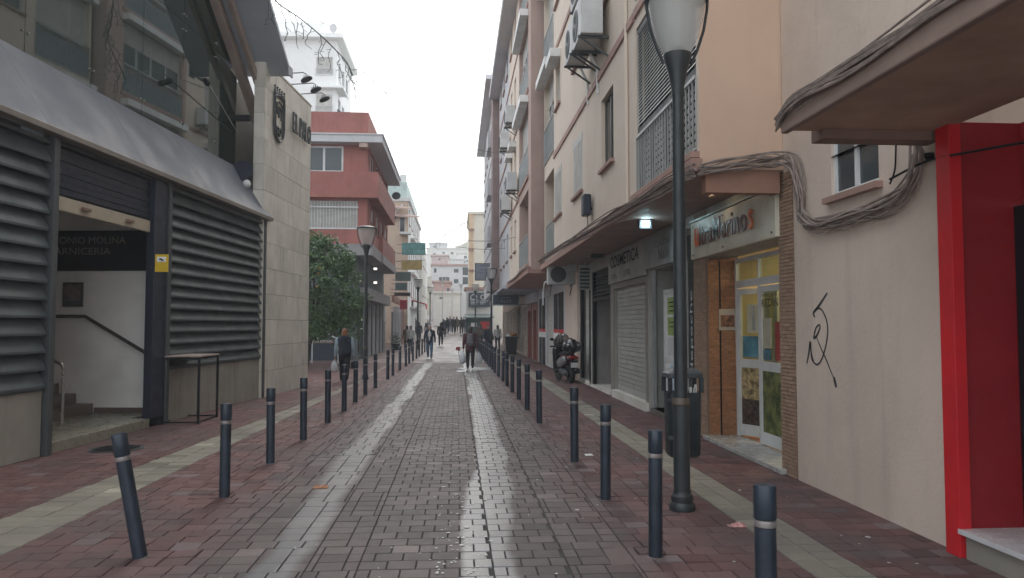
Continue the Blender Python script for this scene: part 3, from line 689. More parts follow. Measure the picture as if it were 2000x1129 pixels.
# blinds bay
for zf0, zf1 in ((3.62, 6.15),)+tuple((FL[f]+.2, FL[f]+2.7) for f in (1, 2, 3)):
    zr = zf0+.95
    fo = MB()
    for u in (8.55, 9.25, 9.95, 10.65, 11.3): fbox(fo, F1, u-.02, u+.02, .03, .07, zf0, zf1)
    fbox(fo, F1, 8.5, 11.35, .02, .08, zf1-.08, zf1); fbox(fo, F1, 8.5, 11.35, .02, .08, zr-.05, zr+.05)
    fo = fo.build('window', m_navy if False else m_steelgrey, B1)
    me = None
    n = 27; zz0 = zr+.07; zz1 = zf1-.08
    if zf0 < 4:
        for k in range(n):
            mb = MB(); z = zz0+(zz1-zz0)*k/n; mb.prism([F1(8.52, .0, z), F1(8.52, .022, z+.04), F1(8.52, .026, z+.04), F1(8.52, .004, z)], (0, 2.81, 0)); mb.build('blind_slat', m_white, fo)
    else:
        mb = MB()
        for k in range(n):
            z = zz0+(zz1-zz0)*k/n; mb.prism([F1(8.52, .0, z), F1(8.52, .022, z+.04), F1(8.52, .026, z+.04), F1(8.52, .004, z)], (0, 2.81, 0))
        mb.build('blind_slats', m_white, fo, kind='stuff')
    mb = MB(); fbox(mb, F1, 8.52, 11.33, .12, .13, zf0, zf1); mb.build('pane', m_glass, fo)
    mb = MB()
    for k in range(9):
        z = zf0+.04+k*.095; fbox(mb, F1, 8.52, 11.33, .085, .1, z, z+.055)
    mb.build('lower_slats', m_shut, fo, kind='stuff')
    railing(B1, F1, 8.5, 11.35, zf0+.02, zr-.07, -.02, m_alu, n=22)
MB().box(X1-.1, X1-.003, 8.4, 11.4, 3.53, 3.6).build('balcony_slab', m_band_c, B1)
mb = MB(); window(B1, F1, 13.05, 14.15, 4.55, 5.87, .14, 'glass', 2, fm=M('brown_frame', (.12, .10, .09), .5))
mb = MB()
for k in range(9): fbox(mb, F1, 13.14+k*.128, 13.16+k*.128, .09, .11, 4.57, 5.85)
mb.build('window_bars', m_steelgrey, B1)
window(B1, F1, 16.3, 17.6, 4.6, 5.87, .07, 'shutter', 1); window(B1, F1, 19.6, 21.0, 4.6, 5.87, .07, 'shutter', 1)
for f in (1, 2, 3):
    zf = FL[f]
    window(B1, F1, 13.3, 14.4, zf+1.2, zf+2.4, .16, 'half' if f == 2 else 'shutter', 2)
    window(B1, F1, 16.4, 17.5, zf+1.2, zf+2.4, .16, 'half', 2); window(B1, F1, 19.8, 20.7, zf+1.2, zf+2.4, .16, 'half', 1, hood=True)
    # glazed loggia
    window(B1, F1, 21.15, 23.4, zf+1.25, zf+2.65, .2, 'half' if f != 2 else 'shutter', 3, sill=False, hood=True)
    railing(B1, F1, 21.15, 23.4, zf+.2, zf+1.25, -.04, m_alu, M('blue_grey_panel', (.16, .20, .24), .3))
railing(B1, F1, 21.15, 23.4, 3.66, 4.7, .02, m_alu, m_grn)
window(B1, F1, 21.4, 23.2, 3.66, 5.8, .98, 'glass', 2, sill=False)
MB().tube([F1(11.9, -.03, 3.5), F1(11.9, -.03, 15.3)], .03, 6).tube([F1(12.03, -.02, 3.5), F1(12.03, -.02, 15.3)], .014, 5).build('downpipe', m_beigew, B1)
mb = MB(); q = random.Random(9)
MB().box(X1-.13, X1+.0, 11.42, 23.6, 3.36, 3.52).build('canopy_edge', m_band_c, B1, bevel=.01)
MB().box(X1-.13, X1+.0, 8.3, 11.4, 3.36, 3.5).build('canopy_edge', m_band_c, B1, bevel=.01)
# ground floor of B1
FG = frame((3.68, 0, 0), (0, 1, 0), (-1, 0, 0))
gh = [(8.38, 11.1, .04, 2.66, .42, 0), (11.68, 12.15, .0, 3.2, .2), (12.25, 14.4, .1, 2.7, .5), (14.75, 17.7, .12, 2.58, .1), (18.15, 20.75, .05, 3.1, .6), (20.95, 22.5, .05, 3.0, .15)]
mb = MB(); wall_holes(mb, FG, 8.15, 22.7, 0, 3.4, gh); mb.build('ground_floor_wall', M('shop_wall', (.34, .33, .30), .7, grime=.3, bump=.1), B1)
MB().box(X1+.05, 3.6, 8.36, 8.5, 3.13, 3.379).build('end_beam', M('beam_brown', (.30, .16, .11), .6, grime=.3), B1)
m_bt = M('brick_tile', (.34, .225, .155), .7, var=.2, scale=9, bump=.3)
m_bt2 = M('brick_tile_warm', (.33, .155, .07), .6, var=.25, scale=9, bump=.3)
m_bcore = M('brick_mortar', (.24, .165, .12), .8)
# pilasters clad in thin brick courses: each course a part
def courses(par, O, U, N, L, z0, z1, mt, h=.042, nmax=300, blen=.24, seed=1):
    F = frame(O, U, N); q = random.Random(seed); k = 0; z = z0; cache = {}
    while z < z1-.01:
        u = -q.uniform(0, blen)
        while u < L:
            a, b = max(u, 0), min(u+blen, L)
            if b-a > .015:
                mb = MB(); fbox(mb, F, a+.003, b-.003, -.012-q.uniform(0, .004), .0, z+.003, min(z+h, z1)-.003); mb.build('brick', mt, par)
            u += blen
        z += h
p1_ = thing('brick_pilaster', 'narrow brick clad pilaster between the grocery door and the cream wall', 'pilaster', (3.6, 8.35, 0))
MB().box(3.66, 3.72, 8.16, 8.54, 0, 3.36).box(3.72, 4.1, 8.42, 8.548, 0.05, 3.36).build('core', m_bcore, p1_)
courses(p1_, (3.66, 8.16, 0), (0, 1, 0), (-1, 0, 0), .38, .0, 3.36, m_bt, seed=2)
p2_ = thing('brick_pilaster', 'brick clad pilaster left of the grocery entrance beside the dark shop strip', 'pilaster', (3.6, 11.3, 0))
MB().box(3.66, 3.72, 11.12, 11.66, 0, 3.36).build('core', m_bcore, p2_)
courses(p2_, (3.66, 11.12, 0), (0, 1, 0), (-1, 0, 0), .54, .0, 2.75, m_bt, seed=3)
p3_ = thing('brick_reveal', 'warm lit brick side wall inside the grocery entrance', 'wall', (3.9, 10.9, 0))
MB().box(3.67, 4.1, 11.08, 11.1, 0.05, 2.65).build('core', m_bcore, p3_)
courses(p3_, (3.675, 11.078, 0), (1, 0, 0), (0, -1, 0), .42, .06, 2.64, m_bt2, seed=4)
mb = MB(); mb.box(3.84, 3.86, 11.055, 11.075, .06, 2.6); mb.build('dark_groove', m_black, p3_)
pr = thing('grocery_poster', 'small brown framed notice on the warm brick reveal of the grocery', 'poster')
a, b = ony(1399, 645, 11.0), ony(1430, 604, 11.0)
MB().box(a.x, b.x, 11.045, 11.063, a.z, b.z).build('print_frame', m_beige, pr)
MB().box(a.x+.02, b.x-.02, 11.04, 11.045, a.z+.05, b.z-.09).build('print', M('brown_print', (.2, .09, .05), .5, var=.7, scale=14), pr)
# marble threshold
MB().box(3.58, 4.12, 8.42, 11.1, .0, .06).build('doorstep', M('marble_step', (.42, .42, .40), .2, scale=5, var=.2, grime=.2), label='pale marble doorstep of the grocery shop', cat='doorstep', bevel=.008)
# grocery sign
sg = thing('grocery_sign', 'brushed metal fascia sign lettered UltraMerinos above the grocery door', 'sign', (3.6, 10, 2.7))
MB().box(3.6, 3.66, 8.5, 11.62, 2.66, 3.22).build('panel', M('brushed_sign', (.66, .62, .50), .4, .0, scale=3, grime=.2), sg, bevel=.006)
MB().box(3.58, 3.66, 8.5, 11.62, 3.225, 3.25).build('top_trim', m_alu, sg)
mo = M('orange_letter', (.72, .15, .03), .4); mbn = M('dark_brown_letter', (.11, .035, .02), .35)
text('u', (3.58, 11.35, 2.83), (0, -1, 0), (0, 0, 1), .28, .17, mo, sg, 'letter', extrude=.014, offset=.01)
text('ltraMerino', (3.58, 11.13, 2.83), (0, -1, 0), (0, 0, 1), .32, 1.83, mbn, sg, 'lettering', extrude=.014, offset=.004)
text('s', (3.58, 9.24, 2.83), (0, -1, 0), (0, 0, 1), .25, .14, mo, sg, 'letter', extrude=.014, offset=.01)
mb = MB()
for y in (8.6, 10.2, 11.5):
    for z in (2.72, 3.15): mb.lathe([(.012, 0), (.012, .012)], (3.6, y, z), 6, Matrix.Rotation(R(-90), 3, 'Y'))
mb.build('screws', m_black, sg, kind='stuff')
# grocery door
XD = 4.07
gd = thing('shop_door', 'white aluminium double shop door with food posters, left leaf standing open', 'door', (XD, 9.8, .06))
mb = MB()
for y0, y1 in ((8.56, 8.62), (9.3, 9.36), (10.16, 10.2), (10.98, 11.04)): mb.box(XD, XD+.05, y0, y1, .06, 2.62)
for z0, z1 in ((2.56, 2.62), (2.2, 2.3)): mb.box(XD+.002, XD+.048, 8.62, 10.98, z0, z1)
mb.build('door_frame', m_frame, gd)
for y0, y1 in ((8.63, 9.3), (9.36, 10.16), (10.2, 10.98)): MB().box(XD+.02, XD+.03, y0, y1, 2.3, 2.56).build('transom_pane', clearglass('shop_glass', .03, (.75, .8, .72)), gd)
def leaf(y0, y1, x=XD, ang=0, hinge=None, prints=()):
    m = Matrix.Identity(4)
    if hinge: m = Matrix.Translation((x, hinge, 0)) @ Matrix.Rotation(ang, 4, 'Z') @ Matrix.Translation((-x, -hinge, 0))
    mb = MB(); W = .07
    mb.box(x, x+.04, y0, y0+W, .08, 2.18, m).box(x, x+.04, y1-W, y1, .08, 2.18, m).box(x+.001, x+.039, y0+W, y1-W, 2.1, 2.18, m).box(x+.001, x+.039, y0+W, y1-W, .08, .24, m).box(x+.001, x+.039, y0+W, y1-W, 1.05, 1.17, m)
    d = mb.build('door_leaf', m_frame, gd)
    MB().box(x+.015, x+.025, y0+W, y1-W, 1.17, 2.1, m).build('pane', clearglass('shop_glass'), d)
    for nm, a, b, c, e, mt in prints: MB().box(x+.005, x+.012, y0+W+(y1-y0-2*W)*a, y0+W+(y1-y0-2*W)*b, c, e, m).build(nm, mt, d)
    return d
m_pot = M('potato_print', (.34, .26, .13), .5, var=.7, scale=12); m_olive = M('olive_print', (.03, .10, .02), .45, var=.6, scale=7, col2=(.20, .22, .07)); m_nuts = M('nuts_print', (.07, .05, .04), .5, var=.8, scale=16)
m_blue = M('blue_print', (.10, .25, .32), .45, var=.4, scale=3); m_ylw = M('pale_print', (.5, .48, .36), .5, var=.2)
# right leaf (near), left leaf swung inwards
leaf(9.37, 10.15, prints=[('olive_poster', 0, 1, .24, 1.05, m_olive), ('sticker', .55, .95, 1.35, 1.75, m_ylw), ('sticker', .05, .35, 1.2, 1.7, M('red_sticker', (.35, .05, .04), .5)), ('sticker', .6, .95, 1.2, 1.33, m_blue)])
dl = leaf(10.22, 10.97, ang=R(24), hinge=10.97, prints=[('potato_poster', 0, 1, .6, 1.05, m_pot), ('nuts_poster', 0, 1, .24, .6, m_nuts), ('bottle_poster', .12, .8, 1.55, 1.95, m_ylw), ('sea_poster', .1, .95, 1.2, 1.5, m_blue)])
text('REDIN', (XD-.003, 10.05, 1.9), (0, -1, 0), (0, 0, 1), .1, .52, m_black, gd, 'lettering', extrude=.003)
text('MANTECADOS', (XD-.003, 10.05, 2.03), (0, -1, 0), (0, 0, 1), .045, .5, m_black, gd, 'lettering', extrude=.003)
# bottles drawn on poster
mI = Matrix.Translation((XD, 10.97, 0)) @ Matrix.Rotation(R(24), 4, 'Z') @ Matrix.Translation((-XD, -10.97, 0))
for y, mt in ((10.5, M('bottle_print', (.06, .03, .02), .4)), (10.65, M('clear_bottle_print', (.35, .36, .33), .4))):
    MB().prism([mI @ Vector((XD+.003, y+a, z)) for a, z in ((-.03, 1.58), (.03, 1.58), (.03, 1.76), (.012, 1.82), (.012, 1.92), (-.012, 1.92), (-.012, 1.82), (-.03, 1.76))], mI.to_3x3() @ Vector((-.003, 0, 0))).build('bottle_print', mt, dl)
# shop interior
m_yw = M('shop_yellow', (.42, .35, .23), .7)
si = thing('shop_interior', 'yellow lit grocery interior seen through the open door', 'interior', (5, 9.8, .05))
MB().box(4.14, 7, 8.50, 8.54, .06, 2.9).box(4.14, 7, 11.1, 11.14, .06, 2.9).box(6.96, 7, 8.54, 11.1, .06, 2.9).box(4.14, 7, 8.54, 11.1, 2.9, 2.94).build('walls', m_yw, si)
MB().box(4.12, 6.96, 8.54, 11, .03, .055).build('floor', M('terracotta', (.38, .17, .08), .4), si)
shf = MB()
for z in (.5, 1.0, 1.5, 2.0): shf.box(5.9, 6.5, 8.6, 10.9, z, z+.03)
shf.build('shelf', m_beige, si)
mb = MB(); q = random.Random(8)
for z in (.53, 1.03, 1.53):
    for k in range(16): mb.lathe([(.04, 0), (.04, .16), (.015, .2), (.015, .26)], (5.95, 8.7+k*.135, z), 6)
mb.build('goods', M('goods', (.2, .15, .08), .3, var=.8, scale=5), si, kind='stuff')
ll = bpy.data.lights.new('shop_lamp', 'AREA'); ll.energy = 38; ll.color = (1, .78, .45); ll.size = 1.2; lo = bpy.data.objects.new('shop_ceiling_light', ll); COL.objects.link(lo); lo.location = (5.3, 9.8, 2.86)
# small spot over the sign
sl = thing('entrance_spotlight', 'small lit square spotlight under the canopy above the grocery sign', 'spotlight')
a = ony(1385, 365, 9.7); MB().box(a.x-.11, a.x+.11, 9.6, 9.85, a.z-.05, a.z+.03).build('housing', m_steelgrey, sl); MB().box(a.x-.03, a.x+.03, 9.58, 9.6, a.z+.0, a.z+.06).build('bulb', emit('warm_bulb', (1, .8, .5), 14), sl)
MB().bar((a.x, 9.72, a.z+.03), (a.x, 9.72, 3.38), .02).build('stem', m_steelgrey, sl)
ll = bpy.data.lights.new('spot', 'AREA'); ll.energy = 4; ll.color = (1, .75, .45); ll.size = .15; lo = bpy.data.objects.new('entrance_spot_light', ll); COL.objects.link(lo); lo.location = (a.x+.1, 9.8, a.z-.06); lo.rotation_euler = (R(0), R(-35), 0)
# dark strip with lettering
MB().box(3.7, 3.72, 11.69, 12.14, .02, 3.1).build('dark_strip_panel', M('dark_green_glass', (.014, .02, .016), .15, var=.5, scale=3), label='tall dark glossy strip with faint vertical lettering beside the grocery pilaster', cat='panel')
text('depeche', (3.695, 11.84, .9), (0, 0, 1), (0, 1, 0), .16, 1.3, m_greyw, None, 'vertical_lettering', extrude=.003, label='faint grey vertical lettering on the dark glossy strip', cat='lettering')
# nail shop
ns = thing('shop', 'dark glass shop front with a white framed notice door behind the lamp post', 'shop front', (3.7, 13.3, 0))
MB().box(4.14, 4.16, 12.26, 14.39, .1, 2.69).build('glass_front', m_dglass, ns)
mb = MB()
for y0, y1 in ((12.3, 12.38), (13.72, 13.8)): mb.box(3.76, 3.8, y0, y1, .12, 2.3)
mb.box(3.761, 3.799, 12.38, 13.72, 2.22, 2.3).box(3.761, 3.799, 12.38, 13.72, 1.0, 1.1).box(3.761, 3.799, 12.38, 13.72, .12, .22); mb.build('white_door_frame', m_frame, ns)
MB().box(3.775, 3.785, 12.38, 13.72, .22, 2.22).build('door_pane', m_white, ns)
m_gp = M('green_notice', (.36, .48, .14), .6, var=.1)
MB().box(3.765, 3.77, 13.0, 13.55, 1.85, 2.15).build('notice', m_gp, ns); MB().box(3.765, 3.77, 13.0, 13.55, 1.48, 1.8).build('notice', m_gp, ns)
MB().box(3.765, 3.77, 12.4, 13.58, 1.12, 1.44).build('notice', m_white, ns); MB().box(3.765, 3.77, 13.1, 13.45, .5, .95).build('notice', M('blue_white_notice', (.5, .6, .68), .5, var=.3, scale=5), ns)
MB().box(3.765, 3.77, 12.6, 13.0, 1.5, 2.1).build('notice', m_white, ns)
mb = MB()
for k in range(3):
    for z in (2.05, 1.98, 1.9, 1.7, 1.62): mb.box(3.758, 3.762, 13.12+k*.01, 13.4, z, z+.018)
mb.build('notice_print', m_black, ns, kind='stuff')
for a_ in (14.3, 12.12): MB().box(3.69, 3.76, a_, a_+.12, .0, 2.7).build('jamb', m_alu, ns)
MB().box(3.66, 4.14, 12.25, 14.4, .0, .1).build('doorstep', M('dark_step', (.16, .14, .125), .5), ns)
s2 = thing('shop_sign', 'grey white shop sign lettered CLAUDIA Nails half hidden by the lamp post', 'sign', (3.6, 13.3, 2.7))
MB().box(3.6, 3.67, 12.18, 14.5, 2.72, 3.28).build('panel', M('sign_grey', (.33, .35, .34), .5, grime=.2), s2, bevel=.005)
text('CLAUDIA', (3.594, 13.75, 3.06), (0, -1, 0), (0, 0, 1), .12, 1.0, M('grey_print', (.13, .14, .15), .5), s2, extrude=.004); text('Nails', (3.594, 13.5, 2.82), (0, -1, 0), (0, 0, 1), .2, .7, M('grey_print', (.13, .14, .15), .5), s2, extrude=.004)
# shutter shop
s3 = thing('roller_shutter', 'closed off-white roller shutter below the long shop sign', 'shutter', (3.7, 16.2, 0))
for k in range(24): MB().box(3.735, 3.75+.0*k, 14.78, 17.67, .22+k*.098, .22+k*.098+.09).build('slat', M('shutter_cream', (.40, .40, .37), .5, scale=2, grime=.12), s3)
mb = MB().box(3.66, 3.74, 14.62, 14.76, .0, 2.6).box(3.66, 3.74, 17.72, 18.1, .0, 3.2).box(3.65, 3.74, 14.76, 17.72, 2.5, 2.62); mb.build('frame', m_conc, s3)
MB().box(3.6, 3.76, 14.6, 17.75, .0, .17).build('doorstep', m_stone, s3); MB().box(3.73, 3.77, 14.78, 17.67, .17, .22).build('bottom_rail', m_alu, s3)
s4 = thing('shop_sign', 'long off-white shop sign with dark worn letters COSMETICA above the roller shutter', 'sign', (3.6, 16, 2.6))
MB().box(3.6, 3.66, 14.62, 18.05, 2.63, 3.3).build('panel', M('sign_offwhite', (.36, .36, .33), .6, grime=.3), s4, bevel=.006)
text('COSMETICA', (3.594, 17.75, 2.98), (0, -1, 0), (0, 0, 1), .26, 2.8, m_black, s4, extrude=.006, offset=.01); text('CORAL', (3.594, 17.7, 2.72), (0, -1, 0), (0, 0, 1), .12, .7, m_black, s4, extrude=.005); text('CENTRO', (3.594, 16.4, 2.72), (0, -1, 0), (0, 0, 1), .12, .7, m_black, s4, extrude=.005)
# dark entrance
s5 = thing('shop', 'black framed dark shop entrance with louvred panel above, beyond the roller shutter', 'shop front', (3.7, 19.4, 0))
MB().box(4.24, 4.26, 18.16, 20.74, .06, 3.09).build('glass_front', m_dglass, s5)
MB().box(3.7, 3.78, 18.16, 18.28, .05, 3.1).box(3.7, 3.78, 20.6, 20.9, 0, 3.1).box(3.701, 3.779, 18.28, 20.6, 2.3, 2.4).build('frame', m_black, s5)
for k in range(6): MB().prism([(3.7, 18.3, 2.44+k*.1), (3.74, 18.3, 2.5+k*.1), (3.75, 18.3, 2.5+k*.1), (3.71, 18.3, 2.44+k*.1)], (0, 2.28, 0)).build('louvre_slat', m_steelgrey, s5)
MB().box(3.62, 4.2, 18.1, 20.8, 0, .06).build('doorstep', m_stone, s5)
MB().box(3.77, 3.79, 18.4, 18.44, .9, 1.3).build('door_handle', m_inox, s5)
s6 = thing('roller_shutter', 'narrow closed beige roller shutter between black posts beside the scooter', 'shutter', (3.7, 21.7, 0))
for k in range(28): MB().box(3.79, 3.806, 21.1, 22.36, .12+k*.1, .12+k*.1+.09).build('slat', m_shut, s6)
MB().box(3.66, 3.74, 20.92, 21.08, 0, 3.1).box(3.66, 3.74, 22.38, 22.62, 0, 3.1).build('post', m_black, s6)
MB().box(3.62, 3.8, 20.95, 22.6, 0, .11).build('doorstep', m_stone, s6)

YO = 0.0
# ------------------------------------------------------------------ B0: cream building and red shop, right foreground
B0 = thing('corner_building', 'cream rendered building with a graffiti tag, a small window and a projecting canopy', 'building', (4.5, 6, 0))
F0 = frame((3.65, 0, 0), (0, 1, 0), (-1, 0, 0))
mb = MB(); wall_holes(mb, F0, 5.29, 7.96, 0, 3.3, [(6.28, 7.12, 2.9, 3.3, .1)]); wall_holes(mb, F0, 5.29, 8.2, 3.3, 15.5, [(6.28, 7.12, 3.3, 3.85, .1)]); 
mb.add([F0(7.96, 0, 3.3), F0(8.2, 0, 3.3), F0(8.2, .3, 3.3), F0(7.96, .3, 3.3), F0(7.96, 0, 0), F0(7.96, .0, 3.3), F0(7.96, .3, 3.3), F0(7.96, .3, 0)], [(0, 1, 2, 3), (4, 5, 6, 7)])
mb.box(3.66, 9, 8.203, 8.206, 3.3, 15.5)
mb.box(3.652, 9, -4, 5.19, 3.4, 15.5)
mb.build('wall', m_cream, B0)
window(B0, F0, 6.28, 7.12, 2.9, 3.85, .1, 'glass', 2)
MB().box(2.5, 3.648, -3, 5.5, 3.12, 3.27).build('canopy', M('canopy_paint', (.42, .27, .195), .8, grime=.3, bump=.2), B0, bevel=.01)
MB().box(2.72, 3.646, 5.42, 5.6, 3.05, 3.148).build('canopy_beam', M('canopy_beam', (.22, .14, .11), .8, grime=.3), B0)
MB().box(2.44, 2.498, -3, 5.52, 3.1, 3.24).build('canopy_edge', M('canopy_edge_paint', (.27, .19, .155), .8, grime=.5, bump=.3), B0, bevel=.012)
rs = thing('red_shop_front', 'bright red painted shop front with dark recessed door under the canopy', 'shop front', (3.6, 5, 0))
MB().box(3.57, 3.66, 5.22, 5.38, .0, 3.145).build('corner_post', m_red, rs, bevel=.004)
MB().box(3.66, 4.2, 5.24, 5.3, .2, 3.14).build('side_panel', M('shaded_red_paint', (.26, .007, .012), .5, var=.08, grime=.15), rs)  # same red as the post, with the recess shade put into its colour
MB().box(4.13, 4.18, 0, 5.235, 2.54, 3.14).build('lintel_panel', MATS['shaded_red_paint'], rs)
MB().box(4.06, 4.16, 5.13, 5.232, .21, 2.52).box(4.061, 4.159, -1, 5.13, 2.42, 2.52).build('door_frame', m_black, rs)
MB().box(4.12, 4.14, -1, 5.13, .21, 2.42).build('pane', m_glass, rs)
MB().box(3.56, 4.16, 1, 5.232, .17, .205).build('step_top', M('white_marble', (.62, .62, .62), .25, var=.08, scale=4), rs, bevel=.004)
MB().box(3.6, 4.16, 1, 5.2, .0, .168).build('step_riser', m_conc, rs)
# graffiti tag, sprayed on
def stroke(pts, w=.016, X=3.65):
    w *= 1.6
    P = [onx(x, y, X) for x, y in pts]; out = []
    for i in range(len(P)-1):
        for k in range(5):
            t = k/5; p_1 = P[max(i-1, 0)]; p_2 = P[i]; p_3 = P[i+1]; p_4 = P[min(i+2, len(P)-1)]
            out.append(.5*((2*p_2)+(-p_1+p_3)*t+(2*p_1-5*p_2+4*p_3-p_4)*t*t+(-p_1+3*p_2-3*p_3+p_4)*t**3))
    out.append(P[-1]); mb = MB(); N = len(out)
    for i in range(N):
        t = (out[min(i+1, N-1)]-out[max(i-1, 0)]).normalized(); s_ = Vector((0, -t.z, t.y)); ww = w*(.6+.4*math.sin(math.pi*min(1, max(0, i/(N-1)))))
        mb.v += [Vector((X-.003, (out[i]+s_*ww/2).y, (out[i]+s_*ww/2).z)), Vector((X-.003, (out[i]-s_*ww/2).y, (out[i]-s_*ww/2).z))]
        if i: mb.f.append((2*i-2, 2*i-1, 2*i+1, 2*i))
    return mb
gr = MB()
for pts, w in (([(1616, 572), (1606, 588), (1597, 601), (1589, 612), (1592, 619)], .02), ([(1590, 608), (1601, 602), (1611, 615), (1617, 640), (1614, 672), (1606, 700), (1597, 712), (1587, 704), (1584, 690)], .015),
               ([(1601, 634), (1594, 641), (1590, 660), (1596, 655), (1602, 640), (1601, 634)], .018), ([(1576, 710), (1580, 690), (1583, 668), (1585, 690), (1590, 708)], .02), ([(1594, 655), (1604, 680), (1614, 702), (1622, 722), (1630, 742)], .012), ([(1629, 736), (1634, 757)], .028)):
    s_ = stroke(pts, w); n = len(gr.v); gr.v += s_.v; gr.f += [tuple(i+n for i in f) for f in s_.f]
gr.build('graffiti', M('spray_paint', (.045, .045, .05), .6), label='dark grey looping spray tag on the cream wall', cat='graffiti')
# wall cables
m_cab = M('cable_grey', (.25, .20, .175), .7, var=.3, scale=8, grime=.4)
def spline(P, n=6):
    out = []
    for i in range(len(P)-1):
        a, b, c, d = P[max(i-1, 0)], P[i], P[i+1], P[min(i+2, len(P)-1)]
        for k in range(n):
            t = k/n; out.append(.5*((2*b)+(-a+c)*t+(2*a-5*b+4*c-d)*t*t+(-a+3*b-3*c+d)*t**3))
    return out+[P[-1]]
def bundle(P, n, spread, r, seed, label, cat='cables'):
    q = random.Random(seed); t = thing('cable_bundle', label, cat, tuple(P[0]))
    for k in range(n):
        o = Vector((q.uniform(-1, .2), q.uniform(-1, 1), q.uniform(-1, 1)))*spread
        pts = [Vector(p)+o*(1 if 0 < i < len(P)-1 else .6)+Vector((0, q.uniform(-1, 1), q.uniform(-1, 1)))*spread*.95 for i, p in enumerate(P)]
        MB().tube(spline(pts), r*q.uniform(.7, 1.4), 5).build('cable', m_cab, t)
    return t
P = [onx(px, py, 3.61) for px, py in ((1790, 282), (1788, 330), (1765, 378), (1715, 408), (1660, 425), (1600, 440), (1568, 425), (1562, 380), (1556, 340), (1545, 318))]
P = P+[ony(x_, y_, 8.1) for x_, y_ in ((1510, 312), (1450, 322), (1400, 326), (1368, 335))]
bundle(P, 15, .05, .0095, 4, 'bundle of grey cables sagging under the small window and along the end beam')
P = [onx(px, py, 2.58) for px, py in ((1355, 335), (1300, 365), (1250, 392), (1200, 422), (1150, 452), (1100, 482), (1060, 506), (1030, 523))]
bundle(P, 14, .06, .012, 6, 'ragged cables running along the canopy edge of the beige block')
P = [Vector((2.46, 5.56, 3.2)), Vector((2.44, 5.2, 3.27)), Vector((2.46, 4.4, 3.25)), Vector((2.46, 3.2, 3.27)), Vector((2.46, 1.5, 3.25)), Vector((2.46, -1, 3.26))]
bundle(P, 13, .045, .011, 8, 'thick run of old cables lying on the edge of the near canopy')
MB().tube(spline([onx(1750, 282, 3.62), onx(1748, 330, 3.62), onx(1738, 360, 3.6)]), .008, 5).tube(spline([onx(1738, 350, 3.6), onx(1810, 315, 3.58), onx(1900, 296, 3.58), onx(2050, 270, 3.58)]), .01, 5).build('loose_cable', m_black, label='thin dark cable crossing onto the red shop front', cat='cable')
MB().lathe([(.02, 0), (.035, .02), (.035, .05)], onx(1815, 312, 3.6), 8).build('cable_hook', m_black, label='small dark cable hook beside the red shop front', cat='hook')
P = [ony(1415, 0, 8.36), ony(1413, 150, 8.36), ony(1420, 240, 8.36), ony(1445, 280, 8.36)]
MB().tube(spline(P), .007, 5).build('thin_cable', M('cable_salmon', (.36, .26, .21), .7), label='thin painted cable running down the salmon end wall to the junction box', cat='cable')
a, b = ony(1429, 304, 8.3), ony(1456, 280, 8.3)
MB().box(a.x, b.x, 8.3, 8.398, a.z, b.z).build('junction_box', m_greyw, label='small pale square junction box on the salmon end wall', cat='junction box', bevel=.008)
a = ony(1465, 320, 8.26); mb = MB()
for k in range(3): mb.ball((a.x-.06+.06*k, 8.26, a.z), .03, 8, (1, 1, 1.5))
mb.build('cable_connector', m_greyw, label='row of three pale cable connectors on the cables over the beam', cat='connector')

# ------------------------------------------------------------------ air conditioners
def make_ac():
    t = thing('air_conditioner', 'x', 'air conditioner')
    # local: back on x=0, front at -x ; width along y
    MB().box(-.42, -.1, -.4, .4, 0, .58).build('casing', M('ac_casing', (.56, .57, .56), .5, grime=.25), t, local=True, bevel=.012)
    m = Matrix.Rotation(R(-90), 3, 'Y')
    MB().lathe([(.22, 0), (.235, .006), (.22, .012)], (-.42, .1, .29), 20, m).build('fan_ring', m_steelgrey, t, local=True)
    MB().lathe([(.21, 0), (.21, .004)], (-.421, .1, .29), 20, m).build('fan_opening', m_dark, t, local=True)
    mb = MB()
    for k in range(9): mb.bar((-.432, .1+.21*math.cos(k*math.pi/9), .29+.21*math.sin(k*math.pi/9)), (-.432, .1-.21*math.cos(k*math.pi/9), .29-.21*math.sin(k*math.pi/9)), .006)
    mb.build('fan_grille', m_steelgrey, t, local=True)
    for k in (-.3, .3): MB().bar((0, k, -.02), (-.45, k, -.02), .035).bar((0, k, -.3), (-.4, k, -.03), .025).build('bracket', m_steelgrey, t, local=True)
    MB().tube([(-.2, .4, .1), (-.15, .48, .05), (-.02, .5, -.2), (-.01, .5, -.6)], .022, 6).build('pipe', m_frame, t, local=True)
    return t
ac = make_ac(); acl = []
def put_ac(loc, rz, label, s=1.0, grp=None):
    global ac
    o = ac if not acl else copy_tree(ac); acl.append(o); place(o, loc, rz, label, s); o['group'] = grp or 'air conditioners on the right-hand facades'; return o
put_ac((X1, 13.6, 6.85), 0, 'large air conditioner on brackets just above the string course of the beige block', 1.25)
put_ac((X1, 14.75, 6.95), 0, 'air conditioner next to the largest one, beyond it at the same height', 1.2)
put_ac((X1, 14.0, 7.75), 0, 'air conditioner in the upper row above the pair near the lamp', 1.2)
put_ac((2.33, 29.3, 9.5), 0, 'air conditioner high on the further block, nearest of the upper pair', 1.15)
put_ac((2.33, 33.0, 9.4), 0, 'air conditioner high on the further block, farther of the upper pair', 1.15)
put_ac((2.33, 28.6, 6.75), 0, 'air conditioner lower on the further block, nearest of the lower pair', 1.15)
put_ac((2.33, 32.0, 6.5), 0, 'air conditioner lower on the further block, farther of the lower pair', 1.15)
a = ony(1096, 556, 22.0)
put_ac((a.x, 22.3, a.z), R(90), 'large air conditioner with round fan hanging under the canopy above the scooter', 1.0, 'air conditioners on the right-hand facades')
